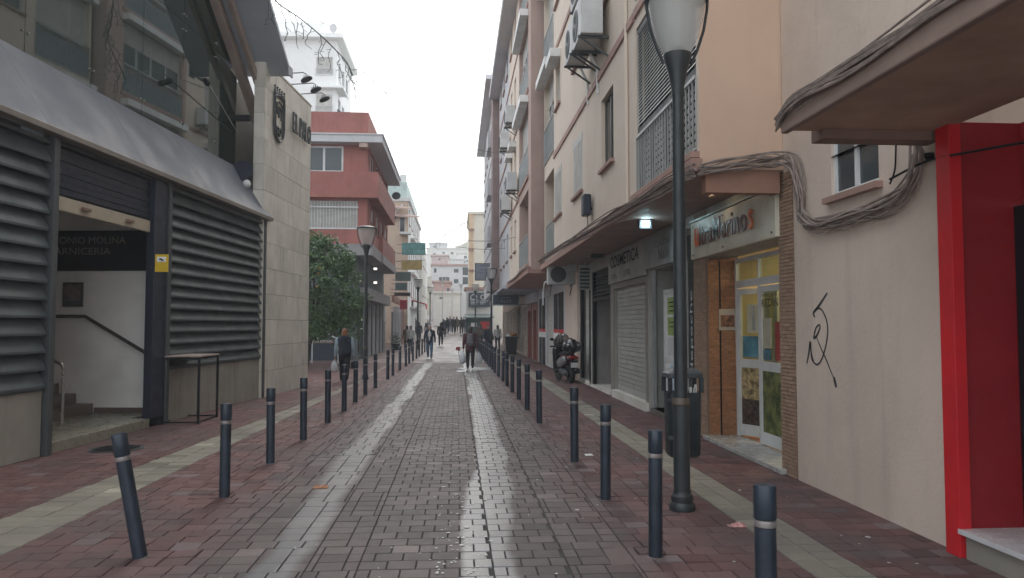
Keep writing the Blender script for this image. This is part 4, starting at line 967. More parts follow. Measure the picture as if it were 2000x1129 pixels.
MB().bar((a.x-.3, 22.4, a.z+.6), (a.x-.3, 22.4, 3.4), .03).bar((a.x+.3, 22.4, a.z+.6), (a.x+.3, 22.4, 3.4), .03).build('hanger', m_steelgrey, B1)
# black box on facade, boxes and louvre under canopy
bb = thing('wall_loudspeaker', 'slim black loudspeaker box fixed to the beige facade above the canopy edge', 'loudspeaker', (2.6, 15, 3.9))
MB().box(2.5, 2.66, 14.85, 15.15, 3.85, 4.28).build('box', m_navy, bb, bevel=.03); MB().bar((2.66, 15, 4.0), (2.7, 15, 4.0), .04).build('bracket', m_black, bb); MB().tube([(2.6, 15, 3.86), (2.62, 15.05, 3.7), (2.6, 15.1, 3.5)], .008, 5).build('lead', m_black, bb)
a, b = ony(1157, 503, 18.0), ony(1181, 478, 18.0)
MB().box(a.x, b.x, 18.0, 18.25, a.z, b.z).box((a.x+b.x)/2-.02, (a.x+b.x)/2+.02, 18.1, 18.14, b.z, 3.38).build('ceiling_box', m_steelgrey, label='dark square box hanging under the canopy left of the shop signs', cat='box', bevel=.01)
a, b = ony(1113, 530, 21.0), ony(1126, 494, 21.0)
MB().box(a.x, b.x, 21.0, 21.5, a.z, 3.38).build('hanging_box', m_alu, label='tall grey box under the canopy beside the hanging air conditioner', cat='box', bevel=.01)
lv = thing('vent_louvre', 'grey framed ventilation louvre under the canopy over the narrow shutter', 'vent')
MB().box(3.3, 3.62, 20.4, 20.44, 2.62, 3.3).build('frame', m_alu, lv)
for k in range(6): MB().box(3.33, 3.59, 20.37, 20.4, 2.66+k*.1, 2.72+k*.1).build('slat', m_steelgrey, lv)
MB().bar((3.46, 20.42, 3.3), (3.46, 20.42, 3.38), .03).build('stem', m_alu, lv)
# cold floodlight
fl = thing('floodlight', 'small floodlight shining cold white under the canopy behind the lamp post', 'floodlight')
a = ony(1262, 437, 12.0)
m = Matrix.Rotation(R(-78), 3, 'X')
MB().box(a.x-.11, a.x+.11, 12.03, 12.1, a.z-.08, a.z+.08).build('housing', m_black, fl, bevel=.01)
MB().box(a.x-.06, a.x+.06, 12.02, 12.03, a.z-.04, a.z+.04).build('lens', emit('cold_led', (.7, .95, 1.0), 25), fl)
MB().bar((a.x, 12.08, a.z+.08), (a.x, 12.08, 3.38), .02).build('bracket', m_black, fl)
ll = bpy.data.lights.new('flood', 'AREA'); ll.energy = 5; ll.color = (.6, .9, 1); ll.size = .15; lo = bpy.data.objects.new('floodlight_beam', ll); COL.objects.link(lo); lo.location = (a.x, 11.98, a.z); lo.rotation_euler = (R(60), 0, 0)
# ------------------------------------------------------------------ B2 / B3 : further right-hand blocks
X2 = 2.3
B2 = thing('apartment_building', 'pinkish beige block with stepped balconies and pale overhanging eaves beyond the nearest block', 'building', (3.6, 32, 0))
F2 = frame((X2, 0, 0), (0, 1, 0), (-1, 0, 0))
m_pier = M('pink_pier', (.47, .34, .29), .8, var=.05, bump=.2, streak=.15)
h2 = []
for f in range(4):
    zf = FL[f]; h2 += [(24.4, 27.9, zf+.2, zf+2.6, .9 if f == 0 else .3), (29.6, 30.5, zf+1.1, zf+2.35), (31.6, 32.5, zf+1.1, zf+2.35), (34.3, 35.3, zf+1.1, zf+2.35), (36.6, 37.6, zf+1.1, zf+2.35), (39, 40, zf+1.1, zf+2.35)]
mb = MB(); wall_holes(mb, F2, 23.6, 28.2, 3.5, 14.3, [h for h in h2 if h[0] < 28]); mb.build('wall', m_pier, B2)
mb = MB(); wall_holes(mb, F2, 28.2, 33.4, 3.5, 14.3, [h for h in h2 if 28 < h[0] < 33.4]); mb.build('wall', m_beigew, B2)
mb = MB(); wall_holes(mb, F2, 33.4, 41.5, 3.5, 14.3, [h for h in h2 if h[0] > 33.4]); mb.build('wall', m_greyw, B2)  # far stretch in pale grey: distance haze put into the wall colour
MB().box(X2, X1+.5, 23.52, 23.598, 3.4, 14.3).build('side_pier', m_pier, B2)
MB().box(X2+1, 9, 23.62, 41.5, 3.45, 14.3).build('core', m_pier, B2)
MB().box(1.8, 9, 23.3, 41.9, 14.3, 14.5).build('eaves', m_greyw, B2)
MB().box(1.74, 1.8, 23.3, 41.95, 14.25, 14.62).build('gutter', m_greyw, B2)
for f in range(4):
    zf = FL[f]
    for a, b, k in ((29.6, 30.5, 'shutter'), (31.6, 32.5, 'half'), (34.3, 35.3, 'glass'), (36.6, 37.6, 'half'), (39, 40, 'shutter')):
        window(B2, F2, a, b, zf+1.1, zf+2.35, .16, k, 1, hood=(f in (1, 3) and a < 33))
    if f: window(B2, F2, 24.4, 27.9, zf+1.2, zf+2.6, .2, 'half' if f == 2 else 'shutter', 4, sill=False, hood=True)
    else: window(B2, F2, 24.6, 27.7, zf+.25, zf+2.4, .85, 'shutter', 2, sill=False)
    railing(B2, F2, 24.4, 27.9, zf+.18, zf+1.15, -.03, m_alu, m_grn if f == 0 else M('blue_grey_panel', (.16, .20, .24), .3))
    mb = MB(); fbox(mb, F2, 28.25, 41.5, -.035, 0, zf-.06, zf+.06); fbox(mb, F2, 24.3, 28.0, -.05, 0, zf+.06, zf+.17); mb.build('string_course', m_band_c, B2)
X3 = 2.15
B3 = thing('apartment_building', 'pale grey block with a mauve pier and box balconies, farthest of the tall right-hand blocks', 'building', (3.6, 52, 0))
F3 = frame((X3, 0, 0), (0, 1, 0), (-1, 0, 0)); h3 = []
FL3 = [3.7, 6.5, 9.3, 12.1]
for f in range(4):
    for u in (47.5, 50.5, 53.5, 56.5, 59): h3.append((u, u+1.1, FL3[f]+1.0, FL3[f]+2.2))
mb = MB(); wall_holes(mb, F3, 42.8, 61, 3.6, 15.4, h3); mb.build('wall', m_greyw, B3)
MB().box(X3-.2, 9, 41.95, 43.6, 3.6, 15.2).build('pier', M('mauve_pier', (.30, .215, .20), .8), B3)
MB().box(X3+.4, 9, 43.7, 61, 3.6, 15.4).build('core', m_greyw, B3)
MB().box(1.55, 9, 41.6, 61.3, 15.4, 15.65).build('eaves', m_greyw, B3)
for f in range(4):
    for u in (47.5, 50.5, 53.5, 56.5, 59): window(B3, F3, u, u+1.1, FL3[f]+1.0, FL3[f]+2.2, .16, ('shutter', 'glass', 'half')[int(u+f) % 3], 1)
    MB().box(X3-.4, X3, 43.7, 46.3, FL3[f]-.08, FL3[f]+.9).build('balcony', m_greyw, B3)
    MB().box(X3-.03, X3-.005, 44, 46, FL3[f]+.95, FL3[f]+2.3).build('balcony_door', m_glass, B3)
    mb = MB(); fbox(mb, F3, 46.4, 61, -.04, 0, FL3[f]-.06, FL3[f]+.08); mb.build('string_course', m_greyw, B3)
# ragged canopies further on
MB().box(2.25, 3.66, 23.5, 33.5, 3.28, 3.42).build('canopy', m_band_c, B2, bevel=.01); MB().box(2.2, 2.26, 23.5, 33.5, 3.3, 3.5).build('canopy_edge', m_band_c, B2)
MB().prism([(2.0, 33.6, 3.3), (3.66, 33.6, 3.25), (3.66, 33.6, 3.4), (2.0, 33.6, 3.42)], (0, 8.5, 0)).build('canopy', m_roofm, B2)
P = [Vector((2.2, 23.6, 3.5)), Vector((2.18, 26, 3.52)), Vector((2.2, 29, 3.46)), Vector((2.17, 33, 3.52))]
bundle(P, 4, .04, .014, 12, 'cables along the canopy edge of the second block beyond the scooter')
# ground floor shops, beyond Y=22.6
GF = frame((3.7, 0, 0), (0, 1, 0), (-1, 0, 0))
sf = thing('shop', 'black shop front with a red and white stripe between grey posts', 'shop front', (3.7, 30, 0))
mb = MB(); wall_holes(mb, GF, 25.5, 34.4, 0, 3.27, [(26.2, 29, .0, 2.85, .12), (29.3, 31.4, 0, 2.85, .1), (31.7, 34.2, 0, 2.85, .12)]); mb.build('surround', m_greyw, sf)
for y0, y1 in ((26.22, 28.98), (31.72, 34.18)):
    MB().box(3.704, 3.81, y0, y1, 0, 1.15).box(3.704, 3.81, y0, y1, 1.52, 2.84).build('dark_panel', m_black, sf)
    MB().box(3.7, 3.81, y0, y1, 1.15, 1.38).build('white_band', m_white, sf); MB().box(3.697, 3.81, y0, y1, 1.38, 1.52).build('red_band', m_red, sf)
    MB().box(3.68, 3.705, (y0+y1)/2-.03, (y0+y1)/2+.03, 0, 2.84).build('mullion', m_alu, sf)
for k in range(28): MB().box(3.77, 3.79, 29.32, 31.38, k*.1, k*.1+.09).build('shutter_slat', m_shut, sf)
MB().box(3.62, 3.7, 22.7, 25.3, 0, 3.27).build('rendered_pier', m_cream, label='plain cream rendered wall beside the narrow shutter and scooter', cat='wall')
sf = thing('shop', 'pair of rust red framed doorways between pale stone posts', 'shop front', (3.7, 37.4, 0))
mb = MB(); wall_holes(mb, GF, 34.45, 40, 0, 3.25, [(34.8, 36.8, 0, 2.7, .3), (37.5, 39.5, 0, 2.7, .3)]); mb.build('surround', m_conc, sf)
mrr = M('rust_red_frame', (.26, .07, .05), .5)
for y0 in (34.82, 37.52):
    MB().box(3.67, 3.8, y0, y0+.3, 0, 2.68).box(3.67, 3.8, y0+1.66, y0+1.94, 0, 2.68).box(3.671, 3.799, y0+.3, y0+1.66, 2.4, 2.68).build('door_frame', mrr, sf)
    MB().box(3.76, 3.78, y0+.3, y0+1.66, 0, 2.4).build('pane', m_glass, sf)
MB().box(3.5, 3.68, 34.5, 38.6, 2.75, 3.2).build('fascia', m_greyw, sf)
sf = thing('shop', 'row of silvery glazed shop windows farther along the right side', 'shop front', (3.7, 46, 0))
mb = MB(); wall_holes(mb, GF, 40.05, 62, -.1, 3.6, [(40.3+k*1.8, 41.8+k*1.8, .15, 2.7, .15) for k in range(12)]); mb.build('surround', m_cream, sf)
for k in range(12):
    MB().box(3.8, 3.82, 40.32+k*1.8, 41.78+k*1.8, .17, 2.68).build('pane', m_glass, sf)
    MB().box(3.72, 3.79, 41.0+k*1.8, 41.06+k*1.8, .17, 2.68).box(3.66, 3.72, 40.32+k*1.8, 40.36+k*1.8, .17, 2.68).build('bright_post', m_inox, sf)
a = thing('shop_awning', 'small beige shop awning with drop front over the right walkway', 'awning', (3.2, 46, 2.2))
MB().prism([(3.7, 44, 2.9), (2.9, 44, 2.35), (2.9, 44, 1.3), (2.93, 44, 1.3), (2.95, 44, 2.33), (3.7, 44, 2.85)], (0, 3.2, 0)).build('canvas', m_beige, a)
MB().tube([(3.7, 44.1, 2.2), (2.93, 44.1, 2.34)], .012, 5).tube([(3.7, 47.1, 2.2), (2.93, 47.1, 2.34)], .012, 5).build('arm', m_alu, a)
wb = thing('display_bin', 'black wheeled bin heaped with rubbish and an orange bag on top, right walkway', 'bin', (3.0, 42.5, 0))
MB().prism([(2.75, 42.2, .05), (3.3, 42.2, .05), (3.36, 42.2, 1.0), (2.7, 42.2, 1.0)], (0, .6, 0)).build('body', m_black, wb, bevel=.03)
MB().box(2.66, 3.4, 42.16, 42.84, .97, 1.03).build('rim', m_navy, wb); MB().ball((2.95, 42.5, 1.07), .2, 9, (1.2, 1, .6)).build('white_bag', m_white, wb, smooth=True); MB().ball((3.12, 42.45, 1.15), .18, 9, (1.5, 1, .6)).build('orange_bag', M('orange_bag', (.5, .2, .06), .5), wb, smooth=True)
for x in (2.8, 3.2): MB().lathe([(.06, 0), (.06, .04)], (x, 42.25, .06), 10, Matrix.Rotation(R(90), 3, 'Y')).build('wheel', m_black, wb)

# ------------------------------------------------------------------ signs hung across the street
def flat_sign(name, px0, py0, px1, py1, Y, mt, label, arm_to, thick=.12, lines=(), txt=m_white, fr=None):
    a, b = ony(px0, py1, Y), ony(px1, py0, Y); t = thing(name, label, 'sign', ((a.x+b.x)/2, Y, a.z))
    MB().box(a.x, b.x, Y, Y+thick, a.z, b.z).build('panel', mt, t, bevel=.01)
    if fr: 
        f = .05; MB().box(a.x-f, b.x+f, Y-.01, Y+thick+.01, b.z, b.z+f).box(a.x-f, b.x+f, Y-.01, Y+thick+.01, a.z-f, a.z).box(a.x-f, a.x, Y-.01, Y+thick+.01, a.z, b.z).box(b.x, b.x+f, Y-.01, Y+thick+.01, a.z, b.z).build('frame', fr, t)
    for z in (a.z+.15*(b.z-a.z), b.z-.12*(b.z-a.z)): MB().bar((b.x if arm_to < a.x else a.x, Y+thick/2, z), (arm_to, Y+thick/2, z), .035).build('bracket', m_steelgrey, t) if False else MB().bar(((a.x if arm_to < a.x else b.x), Y+thick/2, z), (arm_to, Y+thick/2, z), .035).build('bracket', m_steelgrey, t)
    W, H = b.x-a.x, b.z-a.z
    for s_, u, v, h, w, m_ in lines: text(s_, (a.x+u*W, Y-.006, a.z+v*H), (1, 0, 0), (0, 0, 1), h*H, w*W, m_, t, extrude=.004)
    return t, a, b
m_teal = M('teal_sign', (.085, .22, .21), .6, var=.3, scale=3); m_yel2 = M('ochre_sign', (.32, .235, .075), .6, var=.2, scale=3); m_gs = M('green_sign', (.07, .10, .09), .6); m_ts = M('dark_teal_sign', (.075, .125, .13), .6)
m_cs = M('clinic_sign', (.29, .31, .36), .6, var=.06); m_ds = M('navy_sign', (.03, .045, .06), .5); m_mv = M('mauve_print', (.13, .10, .17), .6); m_pt = M('pale_teal_print', (.25, .42, .40), .6)
LX = -4.6
flat_sign('shop_sign', 785, 498, 831, 474, 58, m_teal, 'large teal rectangular sign projecting highest over the left side of the street', LX, lines=[('. . . . .', .1, .6, .1, .8, m_pt)])
flat_sign('shop_sign', 784, 527, 824, 508, 57, m_yel2, 'ochre yellow rectangular sign projecting below the teal one', LX, lines=[('. . . .', .4, .5, .15, .5, M('dull_gold_print', (.4, .3, .1), .6))])
flat_sign('shop_sign', 772, 549, 802, 531, 54, m_gs, 'dark green rectangular sign under the ochre sign on the left', LX)
flat_sign('shop_sign', 772, 567, 795, 552, 53, m_ts, 'small dark teal sign, lowest of the projecting panels on the left', LX)
flat_sign('shop_sign', 770, 578, 801, 571, 52, M('brown_bar', (.06, .045, .045), .5), 'thin dark brown projecting bar sign with white top edge on the left', LX, thick=.5)
flat_sign('shop_sign', 781, 604, 795, 586, 53, M('crimson_sign', (.42, .03, .06), .5), 'small crimson square sign over a left-hand shop', LX)
t, a, b = flat_sign('clinic_sign', 929, 548, 973, 514, 50, m_cs, 'pale blue grey clinic sign with a dark clover mark behind the right lamp head', 2.2, lines=[('CLINICA DENTAL', .06, .5, .13, .88, m_mv), ('952', .2, .3, .12, .2, m_mv), ('A 50 M', .2, .08, .12, .4, m_mv)], fr=m_steelgrey)
mb = MB(); cx, cz = (a.x+b.x)/2, a.z+.8*(b.z-a.z)
for k in range(4): mb.lathe([(.07, 0), (.07, .01)], (cx+.09*math.cos(k*math.pi/2+.78), 49.99, cz+.09*math.sin(k*math.pi/2+.78)), 8, Matrix.Rotation(R(90), 3, 'X'))
mb.build('clover_mark', m_gs, t)
flat_sign('shop_sign', 963, 597, 1013, 574, 39, m_ds, 'dark blue projecting sign lettered ATTLE beyond the right lamp', 3.7, thick=.25, lines=[('ATTLE', .3, .5, .22, .42, M('pale_print2', (.35, .42, .45), .6)), ('CENTRO', .32, .25, .12, .36, M('pale_print2', (.35, .42, .45), .6))], fr=m_alu)

# ------------------------------------------------------------------ red brick-coloured building, left
RB = thing('red_building', 'brick red office building with wrapping balcony bands and wide eave behind the orange tree', 'building', (-6, 42, 0))
Y0 = 36.0
FR = frame((-3.84, Y0, 0), (-1, 0, 0), (0, -1, 0))   # front face towards the camera, u to the left
FRs = frame((-4.3, 0, 0), (0, 1, 0), (1, 0, 0))     # street side
def zz(py, Y=Y0): return ony(893, py, Y).z
# lower upper-floor wall
mb = MB(); wall_holes(mb, frame((-4.3, Y0+.35, 0), (-1, 0, 0), (0, -1, 0)), 0, 14, zz(480), zz(268), [(.45, 4.1, zz(446), zz(392)), (1.15, 4.8, zz(337), zz(286), .1), (4.9, 9, zz(337), zz(286), .1)]); mb.build('front_wall', m_brick, RB)
mb = MB(); wall_holes(mb, FRs, Y0+.36, 47, zz(480), zz(268), [(38+2.4*k, 39.6+2.4*k, zz(440), zz(395)) for k in range(4)]+[(37.6+2.4*k, 39.4+2.4*k, zz(337), zz(286)) for k in range(4)]); mb.build('street_wall', m_brick, RB)
MB().box(-18, -4.9, Y0+1.1, 46.9, 0, zz(262)).build('core', m_brick, RB)
MB().box(-18, -3.78, Y0-.0, 46, zz(388), zz(338)).build('balcony_band', m_brick, RB)
MB().box(-18, -4.15, Y0+.15, 47, zz(480), zz(450)).build('lower_band', m_brick, RB)
MB().box(-18, -3.55, Y0-.25, 47, zz(283), zz(269)).build('eave', m_greyw, RB)
MB().box(-18, -3.5, Y0-.3, 47.1, zz(269), zz(269)+.06).build('eave_trim', m_greyw, RB)
MB().box(-18, -4.25, Y0+.1, 44, zz(269)+.06, zz(222)).build('parapet', m_brick, RB)
MB().box(-4.65, -4.25, Y0-.2, Y0+.34, zz(292), zz(283)).build('beam_end', m_pier, RB)
FW = frame((-4.3, Y0+.35, 0), (-1, 0, 0), (0, -1, 0))
window(RB, FW, 1.15, 4.8, zz(337), zz(286), .1, 'glass', 4, sill=False, t=.09); window(RB, FW, .45, 4.1, zz(446), zz(392), .16, 'shutter', 2, sill=False)
mb = MB()
for k in range(26): fbox(mb, FW, .5+k*.14, .525+k*.14, -.02, .0, zz(444), zz(393))
mb.build('window_bars', m_frame, RB, kind='stuff')
mb = MB(); fbox(mb, FW, .4, 4.15, -.05, -.02, zz(446)-.05, zz(446)+.02); fbox(mb, FW, .4, 4.15, -.05, -.02, zz(406), zz(404)); mb.build('bar_frame', m_frame, RB)
for k in range(4):
    window(RB, FRs, 38+2.4*k, 39.6+2.4*k, zz(440), zz(395), .16, 'half', 2, sill=False); window(RB, FRs, 37.6+2.4*k, 39.4+2.4*k, zz(337), zz(286), .16, 'glass', 2, sill=False)
MB().lathe([(.22, 0), (.27, .07), (.25, .1)], (-3.75, 46.6, zz(385, 46.6)), 14, Matrix.Rotation(R(70), 3, 'X')).build('satellite_dish', m_steelgrey, label='dark round satellite dish at the far corner of the red building', cat='satellite dish')
# grey slab over the ground floor, box balcony and shops
m_slab = M('slab_grey', (.30, .29, .29), .7, grime=.2)
MB().box(-18, -4.0, Y0-.1, 49, zz(500), zz(478)).build('canopy_slab', m_slab, RB)
MB().box(-4.6, -3.95, 40.5, 48.5, zz(505, 42), zz(470, 42)).build('box_balcony', m_brick, RB)
MB().box(-4.6, -3.9, 40.4, 48.6, zz(520, 42), zz(505, 42)).build('balcony_base', m_slab, RB)
LG = frame((-4.75, 0, 0), (0, 1, 0), (1, 0, 0)); lh = [(37+2.05*k, 38.6+2.05*k, .3, 2.6, .2) for k in range(6)]
mb = MB(); wall_holes(mb, LG, Y0+.7, 49.5, 0, 5.0, lh); wall_holes(mb, frame((-4.75, Y0+.7, 0), (-1, 0, 0), (0, -1, 0)), 0, 13, 0, 5.0, [(.6, 3.2, .9, 2.6, .2), (3.7, 6.4, .9, 2.6, .2)]); mb.build('ground_floor', M('dark_teal_wall', (.10, .115, .12), .7, grime=.2), RB)
for k in range(6):
    window(RB, LG, 37+2.05*k, 38.6+2.05*k, .3, 2.6, .2, 'glass', 2, sill=False, fm=m_alu)
    MB().box(-4.72, -4.6, 38.66+2.05*k, 38.94+2.05*k, 0, 2.9).build('pilaster', m_greyw, RB)
FGf = frame((-4.75, Y0+.7, 0), (-1, 0, 0), (0, -1, 0))
window(RB, FGf, .6, 3.2, .9, 2.6, .2, 'glass', 2, fm=m_alu); window(RB, FGf, 3.7, 6.4, .9, 2.6, .2, 'glass', 2, fm=m_alu)
mb = MB(); fbox(mb, FGf, .8, 1.7, .08, .1, 1.3, 2.3); mb.build('window_poster', m_blue, RB); mb = MB(); fbox(mb, FGf, 2.0, 2.6, .08, .1, 1.1, 2.2); mb.build('window_poster', m_ylw, RB)
mb = MB(); fbox(mb, FGf, .3, 7, -.04, .0, .02, .8); mb.build('blue_dado', M('blue_dado', (.02, .03, .045), .6), RB)
MB().box(-4.7, -4.3, 37, 49.4, 2.92, 3.5).build('shop_fascia', m_slab, RB)
MB().box(-4.28, -4.2, 44.6, 45.1, 1.9, 2.8).build('hanging_sign', m_white, label='narrow white hanging sign under the fascia of the red building shops', cat='sign')
a = ony(505+0, 0, 1) if False else None
for (px, py) in ((733, 525), (733, 552)):
    a = ony(px, py, 41.0); MB().box(a.x-.09, a.x+.09, 41, 41.04, a.z-.06, a.z+.06).build('lit_ceiling_lamp', emit('warm_white_lamp', (1, .95, .85), 1.2), label='small square lit lamp under the dark canopy, '+('upper' if py < 540 else 'lower')+' of two', cat='lamp')
mb = MB().tube([(-6.4, 34.2, 1.55), (-5.9, 34.0, 1.4), (-5.15, 33.5, 1.05), (-5.15, 33.5, 0)], .03, 6).tube([(-6.4, 34.2, 1.55), (-6.4, 34.2, 0)], .025, 6)
mb.build('ramp_rail', m_frame, label='white sloping tubular ramp rail in front of the red building', cat='handrail')
# potted plants row at shops
for i, (y, s_) in enumerate(((50.3, 1), (33.6, .6))):
    t = thing('planter', 'dark potted shrub outside the left-hand shops' if i == 0 else 'low dark planter beside the ramp near the orange tree', 'planter', (-4.0 if i == 0 else -4.9, y, 0))
    x = t.location.x; MB().lathe([(.2, 0), (.28, .45), (.3, .46)], (x, y, 0), 12).build('pot', m_black, t)
    mb = MB(); q = random.Random(i)
    for k in range(260):
        c = Vector((q.gauss(0, .18), q.gauss(0, .18), abs(q.gauss(.3, .2))))*s_+Vector((x, y, .45)); d = Vector((q.uniform(-1, 1), q.uniform(-1, 1), q.uniform(-.4, 1))).normalized(); e = d.orthogonal().normalized()
        mb.quad(c-d*.06, c+e*.025, c+d*.06, c-e*.025)
    mb.build('foliage', M('shrub_leaf', (.03, .06, .03), .5, var=.4, scale=20), t, kind='stuff')

# ------------------------------------------------------------------ white tower far left
WT = thing('white_tower_block', 'tall white apartment tower with flat overhanging eave behind the red building', 'building', (-12, 66, 0))
m_wt = M('tower_white', (.78, .78, .76), .7, var=.03, streak=.08)
c0 = ony(662, 72, 60); ze = c0.z; XT = -9.6
FT = frame((XT-.0, 60, 0), (-1, 0, 0), (0, -1, 0)); hh = [(.3, 1.6, zf+.9, zf+2.3) for zf in (14.6, 17.6, 20.6)]
mb = MB(); wall_holes(mb, FT, 0, 18, 0, ze-.3, hh); mb.build('front_wall', m_wt, WT)
FTs = frame((XT, 0, 0), (0, 1, 0), (1, 0, 0)); hs = [(61+2*k, 62.2+2*k, zf+.9, zf+2.3) for zf in (14.6, 17.6, 20.6) for k in range(3)]
mb = MB(); wall_holes(mb, FTs, 60.01, 68, 0, ze-.3, hs); mb.build('side_wall', m_wt, WT)
for h in hh: window(WT, FT, h[0], h[1], h[2], h[3], .16, 'shutter', 2, fm=m_frame, sillmat=m_wt); railing(WT, FT, h[0]-.05, h[1]+.05, h[2], h[2]+.5, -.1, m_greyw)
for h in hs: window(WT, FTs, h[0], h[1], h[2], h[3], .16, 'glass', 1, sillmat=m_wt)
MB().box(-32, XT+.55, 59.3, 68.5, ze-.3, ze+.05).build('eave', m_wt, WT); MB().box(-32, XT-1.2, 60.5, 68, ze+.05, ony(640, 40, 60).z).build('set_back_storey', m_wt, WT)
MB().box(XT-1.9, XT-.0, 59.4, 59.98, 17.2, 17.4).build('balcony_slab', m_wt, WT); MB().box(XT-1.9, XT+.6, 59.4, 62, 20.3, 20.45).build('balcony_slab', m_wt, WT)
a = ony(651, 55, 60); MB().ball(a, .22, 8, (1.4, .6, 1.8)).tube([a, a-Vector((1.2, 0, -.6))], .05, 5).build('roof_floodlight', m_greyw, label='small grey floodlight on an arm at the top of the white tower', cat='floodlight')
MB().prism([(XT+.02, 60.5, 18.9), (XT+1.1, 60.5, 18.2), (XT+1.1, 60.5, 18.1), (XT+.02, 60.5, 18.8)], (0, 4, 0)).build('awning', m_steelgrey, WT)

# ------------------------------------------------------------------ L2, L3 left blocks beyond
m_l2 = M('peach_wall', (.60, .47, .36), .8, var=.05, streak=.2); m_l3 = M('off_white_wall', (.66, .66, .64), .8, var=.04, streak=.15)
def zat(py, Y): return ony(893, py, Y).z
L2 = thing('apartment_building', 'peach and white apartment block with awnings beyond the red building', 'building', (-6, 58, 0))
top2 = zat(356, 61)
LY = 61.0
mb = MB(); FL2 = frame((-3.95, 0, 0), (0, 1, 0), (1, 0, 0)); h5 = [(62+3.2*k, 63.3+3.2*k, z+.9, z+2.2) for z in (3.2, 6.1, 9.0) for k in range(5)]
wall_holes(mb, FL2, LY, 80, 0, top2-1.6, h5); mb.build('street_wall', m_l3, L2)
mb = MB(); FL2f = frame((-3.95, LY, 0), (-1, 0, 0), (0, -1, 0)); wall_holes(mb, FL2f, 0, 14, 0, top2-1.6, [(.9, 2.0, zat(432, LY), zat(419, LY)), (.25, .7, zat(455, LY), zat(425, LY))]); mb.build('front_wall', m_l2, L2)
window(L2, FL2f, .9, 2.0, zat(432, LY), zat(419, LY), .16, 'glass', 1); window(L2, FL2f, .25, .7, zat(455, LY), zat(425, LY), .16, 'glass', 1, sill=False)
for h in h5: window(L2, FL2, h[0], h[1], h[2], h[3], .16, 'shutter' if h[0] < 68 else 'glass', 1)
MB().box(-18, -3.8, LY-.1, 80, top2-1.6, top2-1.3).build('roof_edge', m_l3, L2); MB().box(-18, -4.1, LY+.2, 78, top2-1.3, top2).build('terrace_parapet', M('sea_green_paint', (.46, .56, .53), .7), L2)
MB().box(-4.7, -4.2, LY+1, LY+1.6, top2, top2+.75).build('chimney', m_l3, L2)
for pz, xo in ((402, -4.9), (418, -4.35)):
    MB().prism([(xo-1.2, LY-.02, zat(pz, LY)), (xo+.5, LY-1.1, zat(pz+9, LY)), (xo+.5, LY-1.1, zat(pz+11, LY)), (xo-1.2, LY-.02, zat(pz+5, LY))], (.9, 0, 0)).build('roof_awning', m_pier, L2)
MB().tube([(-5.0, LY-.1, zat(418, LY)), (-4.5, LY-.1, zat(405, LY)), (-4.4, LY-.1, zat(400, LY))], .07, 6).build('downpipe', m_white, L2)
MB().box(-4.6, -3.7, LY-.9, LY-.01, zat(460, LY), zat(456, LY)).build('balcony_slab', m_l3, L2)
for z in (3.2, 6.1, 9.0): MB().box(-3.95, -3.6, 64, 78, z-.1, z+.05).build('balcony_slab', m_l3, L2)
L3 = thing('apartment_building', 'off-white rendered block farther along the left side near the street end', 'building', (-6, 80, 0))
mb = MB(); FL3_ = frame((-3.75, 0, 0), (0, 1, 0), (1, 0, 0)); h6 = [(82+3*k, 83.2+3*k, z+.9, z+2.2) for z in (4, 7.2) for k in range(4)]
wall_holes(mb, FL3_, 80.1, 95, 0, 10.4, h6); mb.build('street_wall', m_l3, L3); MB().box(-16, -3.77, 80.02, 80.08, 0, 10.4).box(-16, -3.9, 80.1, 95, 10.2, 10.5).build('front_wall', m_l3, L3)
for h in h6: window(L3, FL3_, h[0], h[1], h[2], h[3], .16, 'shutter', 1)
sf = thing('shop', 'dark shop fronts along the left side beyond the red building', 'shop front', (-4.3, 60, 0))
m_sal = M('salmon_panel', (.42, .22, .17), .6)
for k in range(12):
    y = 50.1+k*1.5; z = gz(y)
    MB().box(-4.3, -4.26, y, y+1.1, z, z+2.5).build('pane', m_glass if k % 3 else m_gs, sf); MB().box(-4.3, -4.2, y+1.1, y+1.5, z, z+2.9).build('pilaster', m_greyw if k < 5 else m_sal, sf)
MB().box(-4.3, -4.1, 50.1, 68, 3.2, 3.6).build('fascia', m_sal, sf)
a = thing('shop_awning', 'red shop awning on the left side near the street end', 'awning', (-3.6, 66, 3))
MB().prism([(-4.3, 66, 4.0), (-2.7, 66, 3.55), (-2.7, 66, 3.1), (-2.73, 66, 3.1), (-2.75, 66, 3.5), (-4.3, 66, 3.9)], (0, 3, 0)).build('canvas', M('awning_red', (.45, .04, .07), .7), a)
MB().bar((-4.3, 66.1, 3.2), (-2.75, 66.1, 3.5), .03).bar((-4.3, 68.9, 3.2), (-2.75, 68.9, 3.5), .03).build('arm', m_alu, a)

